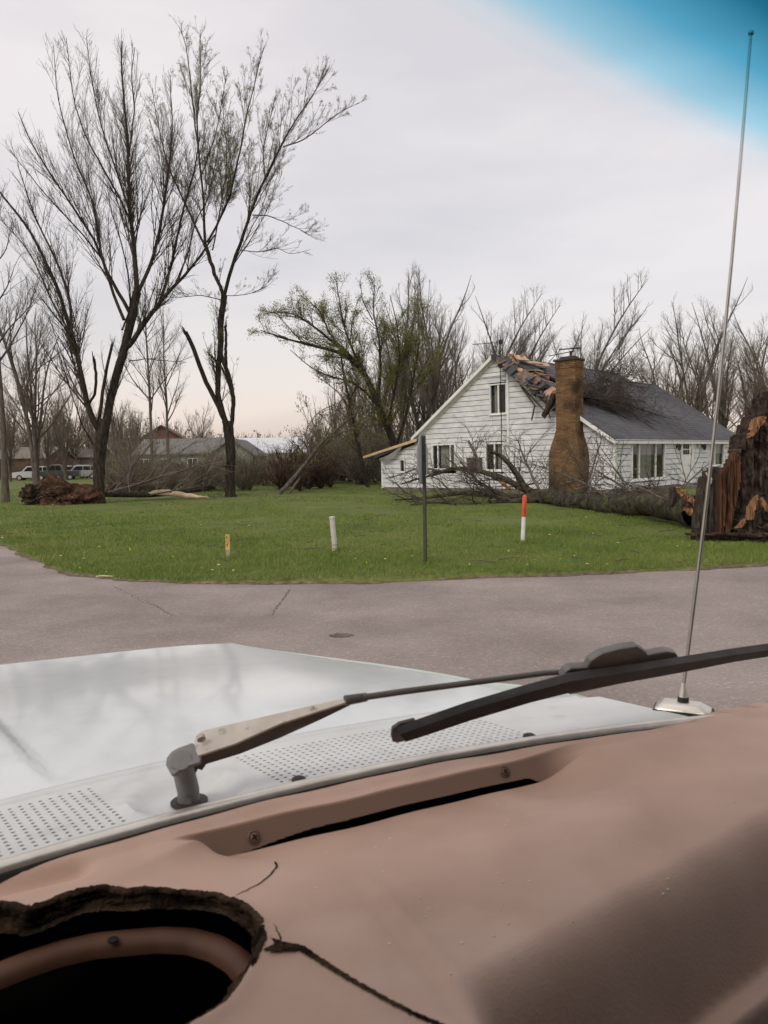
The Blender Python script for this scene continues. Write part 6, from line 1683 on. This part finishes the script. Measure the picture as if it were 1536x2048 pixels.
F5 = np.where(S5 > .0135, SL5 + .0135 + (S5 - .0135) / (.115 - .0135) * (top_f - SL5 - .0135), F5)
Z5 = dash_z(X5, F5)
V = np.stack([X5, F5, Z5], -1).reshape(-1, 3); nx = len(xs5)
jj, ii = np.meshgrid(np.arange(len(s5) - 1), np.arange(nx - 1), indexing='ij')
Q = np.stack([jj * nx + ii, jj * nx + ii + 1, (jj + 1) * nx + ii + 1, (jj + 1) * nx + ii], -1).reshape(-1, 4)
ins = inside(V[:, :2], hole)
near, _ = pdist(V[:, :2], np.vstack([hole, hole[:1]]))
nz_ = np.where(near < .0055)[0]
hl = np.vstack([hole, hole[:1]]); hd = resample(hl, 3000)
for i in nz_[ins[nz_]]:
    k = np.argmin(((hd - V[i, :2]) ** 2).sum(1)); V[i, :2] = hd[k]
snap = np.zeros(len(V), bool); snap[nz_[ins[nz_]]] = True
Q = Q[~((ins & ~snap)[Q].any(1))]
qc = V[Q].mean(1); gd = qc[:, 1] - SLOT_F(qc[:, 0]); gw_ = .0074 * sstep(W0[0] - .006, W0[0] + .20, qc[:, 0]) ** .7 * sstep(W1[0] + .004, W1[0] - .03, qc[:, 0])
Q = Q[~((gd > 0) & (gd < gw_))]      # the open slot
V[:, 2] += .003 * np.exp(-(near / .012) ** 2)
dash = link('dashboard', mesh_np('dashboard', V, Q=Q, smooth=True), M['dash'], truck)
# shade on the recess face between rim and slot, painted in darker brown
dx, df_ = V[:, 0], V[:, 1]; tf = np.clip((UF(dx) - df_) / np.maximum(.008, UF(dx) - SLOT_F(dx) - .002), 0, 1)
recess_shade = sstep(.0, .12, tf) * (df_ > SLOT_F(dx) + .001) * sstep(U0[0] - .012, U0[0] + .03, dx + (df_ - UF(dx)) * 2.0) * sstep(U1[0] + .09, U1[0], dx)
at_ = dash.data.attributes.new('strip', 'FLOAT', 'POINT'); at_.data.foreach_set('value', recess_shade.astype(np.float32))  # weight of the painted recess shade
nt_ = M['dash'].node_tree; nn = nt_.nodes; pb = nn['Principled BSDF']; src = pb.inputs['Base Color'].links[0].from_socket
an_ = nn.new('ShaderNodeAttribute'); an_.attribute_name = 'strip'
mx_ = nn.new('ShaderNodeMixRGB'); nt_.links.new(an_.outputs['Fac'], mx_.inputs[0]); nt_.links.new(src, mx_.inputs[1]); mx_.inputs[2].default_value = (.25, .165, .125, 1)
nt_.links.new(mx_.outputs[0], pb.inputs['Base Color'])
def crack(line, wid, lift, n, seed):
    P = resample(line, n); r = np.random.default_rng(seed); P = P + r.normal(0, .0005, P.shape)
    T = np.gradient(P, axis=0); N = np.stack([-T[:, 1], T[:, 0]], 1); N /= np.linalg.norm(N, axis=1)[:, None]
    w = wid(np.linspace(0, 1, n))[:, None] * r.uniform(.8, 1.2, n)[:, None]
    za = dash_z(P[:, :1], P[:, 1:])[:, 0]
    V = np.vstack([np.c_[P - N * w, za + lift], np.c_[P, za + lift + .0004], np.c_[P + N * w, za + lift]])
    return link('crack', mesh_np('crack', V, Q=[(j * n + i, j * n + i + 1, (j + 1) * n + i + 1, (j + 1) * n + i) for j in range(2) for i in range(n - 1)]), M['dash_dark'], dash)
crack(CR1, lambda t: np.interp(t, [0, .08, .18, .24, .5, 1], [.011, .008, .0045, .0035, .0028, .0022]), .0006, 160, 1)
crack(CR2, lambda t: np.interp(t, [0, .3, 1], [.0014, .0012, .0005]), .0006, 70, 2)
crack(CR3, lambda t: np.interp(t, [0, .5, 1], [.0003, .0008, .0010]), .0006, 40, 3)
# crumbling foam edge of the hole
hz = dash_z(hole[:, :1], hole[:, 1:])[:, 0] + .003
k = len(hole); cen = hole.mean(0)
nearside = sstep(LZ(505, 1925, D0)[1], LZ(488, 1955, D0)[1] , hole[:, 1])
prof = [(-.004, .0012), (.001, .0016), (.004, -.003), (.000, -.007), (.004, -.010), (.001, -.014), (.005, -.018), (.002, -.022), (.012, -.025)]
Vf = []
for a, b in prof:
    rr = r.normal(0, .0005, k) + np.interp(np.linspace(0, 1, k), np.linspace(0, 1, 70), r.normal(0, .0006 if b > -.004 else .0018, 70))
    inw = -hn * np.sign(((cen - hole) * -hn).sum(1))[:, None]
    p = hole + inw * (a + rr + .004 * nearside)[:, None]; Vf.append(np.c_[p, hz - .004 * nearside + b * (.75 + .25 * np.sin(np.linspace(0, 14, k))) * (1 - .5 * nearside) + r.normal(0, .0005, k)])
Vf = np.vstack(Vf)
Qf = [(j * k + i, j * k + (i + 1) % k, (j + 1) * k + (i + 1) % k, (j + 1) * k + i) for j in range(len(prof) - 1) for i in range(k)]
link('foam_edge', mesh_np('foam_edge', Vf, Q=Qf), M['dash_dark'], dash)
# inner instrument bezel and the black well
BZ = D0 - .055
bz = resample(np.array([LZ(x, y, BZ)[:2] for x, y in [(-200, 2010), (-60, 1978), (0, 1962), (60, 1938), (120, 1918), (190, 1902), (250, 1896), (320, 1890), (380, 1893), (430, 1908), (465, 1930), (490, 1958), (500, 1990), (490, 2030), (460, 2070)]]), 90)
T = np.gradient(bz, axis=0); N = np.stack([-T[:, 1], T[:, 0]], 1); N /= np.linalg.norm(N, axis=1)[:, None]
if (N[45] @ np.array([0, 1])) < 0: N = -N
prof = [(.020, .006), (.014, .013), (.004, .014), (-.004, .010), (-.008, .004), (-.009, -.004)]
Vb = np.vstack([np.c_[bz + N * a, np.full(90, BZ + b)] for a, b in prof])
link('bezel', mesh_np('bezel', Vb, Q=[(j * 90 + i, j * 90 + i + 1, (j + 1) * 90 + i + 1, (j + 1) * 90 + i) for j in range(len(prof) - 1) for i in range(89)], smooth=True), M['bezel'], dash)
p = LZ(226, 1880, BZ + .014); mb = MB(); mb.lathe([(.006, 0), (.006, .0015), (.003, .002)], (p[0], p[1], BZ + .0135), 12); mb.build('screw', M['iron'], dash)
mb = MB(); mb.box(-.46, .60, .20, .98, .80, .86); mb.build('well', M['dark_void'], dash)
mb = MB(); mb.box(-.46, .60, .93, .98, .86, 1.14); mb.box(-.47, -.46, .2, .98, .86, 1.17); mb.build('well_wall', M['dark_void'], dash)
mb = MB(); mb.box(-.6, 1.35, .18, .20, .56, 1.0); mb.build('lower_panel', M['dark_lining'], dash)
# slot floor and the two cross-head screws on the sloping face
for px, py in ((508, 1669), (1009, 1548)):
    q = LZ(px, py, D0 - .016); z = float(dash_z(np.array([[q[0]]]), np.array([[q[1]]]))[0, 0])
    uf, wf = UF(q[0]), SLOT_F(q[0]); sl_a = math.atan(.034 / (uf - wf)) if uf > wf else .5
    Mx = Matrix.Rotation(sl_a, 3, 'X')
    mb = MB(); mb.lathe([(.0095, -.004), (.0095, .0012), (.0080, .0022), (.0072, .0014), (.0062, .0014), (.0058, .0032), (.003, .0044), (.0005, .0046)], (q[0], q[1], z), 24, Mx); sc_ = mb.build('screw', M['wiper_metal'], dash, True)
    sc_.data.materials.clear(); sc_.data.materials.append(M['dash_screw'] if 'dash_screw' in M else M.setdefault('dash_screw', mat('dash_screw', (.15, .095, .07), (.20, .13, .10), 60, .5, metal=.3)))
    mb = MB()
    for a in (0.5, 2.07):
        mb.box(-.0042, .0042, -.0009, .0009, .0042, .0052, Matrix.Translation((q[0], q[1], z)) @ Mx.to_4x4() @ Matrix.Rotation(a, 4, 'Z'))
    mb.build('cross_slot', M['black_rough'], sc_)
mb = MB(); r = np.random.default_rng(8)
for i in range(60):
    x, y = r.uniform(620, 1480), r.uniform(1560, 1960); q = LZ(x, y, D0)
    if (q[1] - E0[1]) * (E1[0] - E0[0]) - (q[0] - E0[0]) * (E1[1] - E0[1]) < 0: continue
    z = float(dash_z(np.array([[q[0]]]), np.array([[q[1]]]))[0, 0]); w_ = r.uniform(.0004, .0013)
    mb.box(q[0] - w_, q[0] + w_, q[1] - w_, q[1] + w_ * r.uniform(.3, 1.4), z, z + .0006)
o = mb.build('dust_specks', M['plastic_white'], dash); o['kind'] = 'stuff'
# torn skin on the right-hand face
CR4 = lp([(1388, 2060), (1398, 2010), (1404, 1982), (1418, 1966), (1436, 1962), (1452, 1972)], D0 - .06)
crack(CR4, lambda t: np.interp(t, [0, .3, .7, 1], [.0006, .0012, .0020, .0012]), .0012, 60, 7)
# ---- wiper: arm head, tapered channel, thin rod, bridge and blade
gn = np.array([0, 1, LEAN]) / math.hypot(1, LEAN); Rt = np.array(Matrix.Rotation(TA, 3, 'Z'))
def onglass(px, py, off):
    p0 = np.array([0, 1.050, 1.224]) + gn * off
    return L(onplane(px, py, Rt @ p0, Rt @ gn))
wip = bpy.data.objects.new('wiper_arm', None); COL.objects.link(wip); wip.parent = truck
pz = float(cowl_z(pv[0], pv[1])) - .012
mb = MB(); mb.lathe([(.027, .0), (.027, .002), (.023, .003)], (pv[0], pv[1], pz + .0005), 24); mb.build('grommet', M['rubber'], wip, True)
sp_top = onglass(362, 1520, .050)
mb = MB(); mb.tube([(pv[0], pv[1], pz - .02), (pv[0] - .001, pv[1] - .001, pz + .02), tuple(sp_top)], [.0165, .016, .0145], 18); mb.build('spindle', M['wiper_grey'], wip, True)
def plate(pix, off0, off1, name, m, bevel=.002):
    P0 = [onglass(x, y, off0) for x, y in pix]; n_g = gn * (off1 - off0); n = len(P0)
    mb = MB(); mb.add([tuple(p) for p in P0] + [tuple(p + n_g) for p in P0], [tuple(range(n))[::-1], tuple(range(n, 2 * n))] + [(i, (i + 1) % n, n + (i + 1) % n, n + i) for i in range(n)])
    return mb.build(name, m, wip, bevel=bevel)

def tilted(pix, lo, th, name, m, bevel=.002, tilt=(0, -.42, .9)):
    """outline laid on the arm's own upward-facing plane, with real thickness below it"""
    A, B = onglass(395, 1495, .062), onglass(700, 1399, .050); a = (B - A) / np.linalg.norm(B - A)
    n_ = np.array(tilt, float); n_ -= a * (n_ @ a); n_ /= np.linalg.norm(n_)
    P0 = [L(onplane(x, y, Rt @ (A - n_ * lo), Rt @ n_)) for x, y in pix]; n = len(P0)
    mb = MB(); mb.add([tuple(p) for p in P0] + [tuple(p - n_ * th) for p in P0], [tuple(range(n)), tuple(range(n, 2 * n))[::-1]] + [(i, n + i, n + (i + 1) % n, (i + 1) % n) for i in range(n)])
    return mb.build(name, m, wip, bevel=bevel), n_
tilted([(331, 1528), (333, 1515), (342, 1503), (356, 1495), (384, 1485), (394, 1490), (402, 1512), (400, 1524), (386, 1528), (366, 1534), (349, 1548), (342, 1548)], .003, .006, 'arm_head', M['wiper_grey'], .002)
tilted([(388, 1484), (392, 1472), (402, 1462), (425, 1456), (560, 1425), (660, 1402), (700, 1393), (700, 1402), (640, 1421), (560, 1447), (470, 1487), (396, 1511), (391, 1500)], 0, .004, 'arm_channel', M['wiper_metal'], .0012)
tilted([(394, 1511), (470, 1486), (560, 1446), (640, 1420), (700, 1401), (700, 1411), (640, 1440), (560, 1476), (480, 1508), (408, 1530), (400, 1524)], .0045, .0015, 'channel_side', M['wiper_dark'], .0005, tilt=(0, -.95, -.10))
tilted([(345, 1552), (352, 1540), (372, 1526), (402, 1522), (412, 1530), (404, 1541), (396, 1538), (392, 1546), (382, 1549), (352, 1556)], .008, .002, 'head_underside', M['wiper_dark'], .0006, tilt=(0, -.95, -.10))
hp = onglass(402, 1475, .067)
mb = MB(); Mg = Vector(gn).to_track_quat('Z', 'Y').to_matrix(); mb.lathe([(.0062, -.004), (.0062, .002), (.004, .004), (.0008, .0046)], tuple(hp), 14, Mg); mb.build('rivet', M['wiper_metal'], wip, True)
hp = onglass(373, 1522, .057); mb = MB(); mb.lathe([(.003, -.002), (.003, .002), (.001, .003)], tuple(hp), 10, Mg); mb.build('spring_pin', M['chrome'], wip, True)
mb = MB(); mb.tube([tuple(onglass(x, y, .050)) for x, y in ((690, 1401), (733, 1394))], [.0075, .0065], 10); mb.build('ferrule', M['wiper_dark'], wip)
mb = MB(); mb.tube([tuple(onglass(x, y, .046)) for x, y in ((725, 1395), (800, 1384), (900, 1371), (1000, 1358), (1090, 1346), (1150, 1343), (1190, 1338))], .0048, 10); mb.build('arm_rod', M['wiper_dark'], wip, True)
bl = bpy.data.objects.new('wiper_blade', None); COL.objects.link(bl); bl.parent = truck
def bplate(pix, off0, off1, name, m, bevel=.0015):
    o = plate(pix, off0, off1, name, m, bevel); o.parent = bl; return o
bplate([(783, 1474), (785, 1458), (800, 1448), (830, 1440), (834, 1446), (940, 1408), (1060, 1372), (1140, 1350), (1360, 1318), (1470, 1300), (1600, 1282), (1600, 1290), (1470, 1309), (1360, 1327), (1140, 1362), (1060, 1384), (940, 1420), (838, 1458), (820, 1480), (795, 1486), (786, 1484)], .020, .0255, 'backing_strip', M['wiper_dark'])
bplate([(800, 1470), (838, 1456), (940, 1420), (1060, 1385), (1140, 1363), (1360, 1328), (1470, 1310), (1600, 1291), (1600, 1304), (1470, 1324), (1360, 1346), (1140, 1386), (1060, 1406), (940, 1442), (838, 1476), (812, 1484)], .004, .0195, 'wiping_edge', M['rubber'], .001)
bplate([(1124, 1358), (1132, 1344), (1142, 1337), (1176, 1335), (1182, 1322), (1205, 1308), (1240, 1298), (1275, 1293), (1292, 1303), (1296, 1310), (1335, 1303), (1352, 1306), (1360, 1318), (1250, 1336), (1180, 1350), (1140, 1360)], .0258, .040, 'bridge', M['wiper_grey'], .003)
bplate([(1182, 1334), (1188, 1322), (1208, 1310), (1236, 1303), (1246, 1314), (1240, 1322)], .0401, .043, 'bridge_cover', M['wiper_grey'], .0015)
hp = onglass(1252, 1305, .041); mb = MB(); mb.lathe([(.0042, -.004), (.0042, .002), (.003, .004), (.0008, .005)], tuple(hp), 12, Mg); o = mb.build('rivet', M['chrome'], bl, True)
bplate([(1135, 1362), (1250, 1338), (1360, 1319), (1354, 1346), (1250, 1366), (1140, 1390), (1132, 1382)], .0196, .0254, 'claw', M['wiper_dark'], .002)

# ---- radio aerial on the fender
ab = LZ(1366, 1424, 1.206)
ant = bpy.data.objects.new('radio_aerial', None); COL.objects.link(ant); ant.parent = truck
au = (LZ(1420, 1428, 1.2) - LZ(1310, 1415, 1.2)); au /= np.linalg.norm(au); aa = math.atan2(au[1], au[0])
Ma = Matrix.Translation((ab[0], ab[1], 1.200)) @ Matrix.Rotation(aa, 4, 'Z')
mb = MB(); mb.box(-.054, .054, -.030, .030, -.03, .012, Ma); mb.build('foot_gasket', M['rubber'], ant, bevel=.004)
mb = MB(); mb.add([Ma @ Vector(v) for v in ((-.052, -.028, .0125), (.052, -.028, .0125), (.052, .028, .0125), (-.052, .028, .0125), (-.034, -.014, .027), (.030, -.014, .027), (.030, .014, .027), (-.034, .014, .027))],
                  [(3, 2, 1, 0), (4, 5, 6, 7), (0, 1, 5, 4), (1, 2, 6, 5), (2, 3, 7, 6), (3, 0, 4, 7)]); mb.build('foot', M['chrome'], ant, bevel=.005)
m0 = np.array([ab[0], ab[1], 1.22]); Yb = float((Rt @ m0)[1])
p1 = L(at(1366, 1408, Yb)); p2 = L(at(1368, 1366, Yb)); mt = L(at(1502, 66, Yb * .985))
mb = MB(); mb.tube([tuple(p1 + (p1 - p2) * .3), tuple(p1 + (p2 - p1) * .35)], [.012, .010], 14); mb.build('collar', M['rubber'], ant)
mb = MB(); mb.tube([tuple(p1 + (p2 - p1) * .3), tuple(p2)], [.0095, .0048], 14); mb.build('ferrule', M['chrome'], ant, True)
mast = [p2 + (mt - p2) * t for t in np.linspace(0, 1, 10)]
mast = [tuple(p + np.array([.012, 0, 0]) * math.sin(math.pi * t)) for p, t in zip(mast, np.linspace(0, 1, 10))]
M['mast'] = mat('mast_steel', (.40, .38, .35), (.48, .46, .43), 20, .32, metal=.9)
mb = MB(); mb.tube(mast, list(np.linspace(.0036, .0026, 10)), 8); mb.build('mast', M['mast'], ant, True)
bm = bmesh.new(); bmesh.ops.create_uvsphere(bm, u_segments=14, v_segments=10, radius=.0052); me = bpy.data.meshes.new('tip'); bm.to_mesh(me); bm.free()
o = link('tip', me, M['mast'], ant); o.location = tuple(mt)
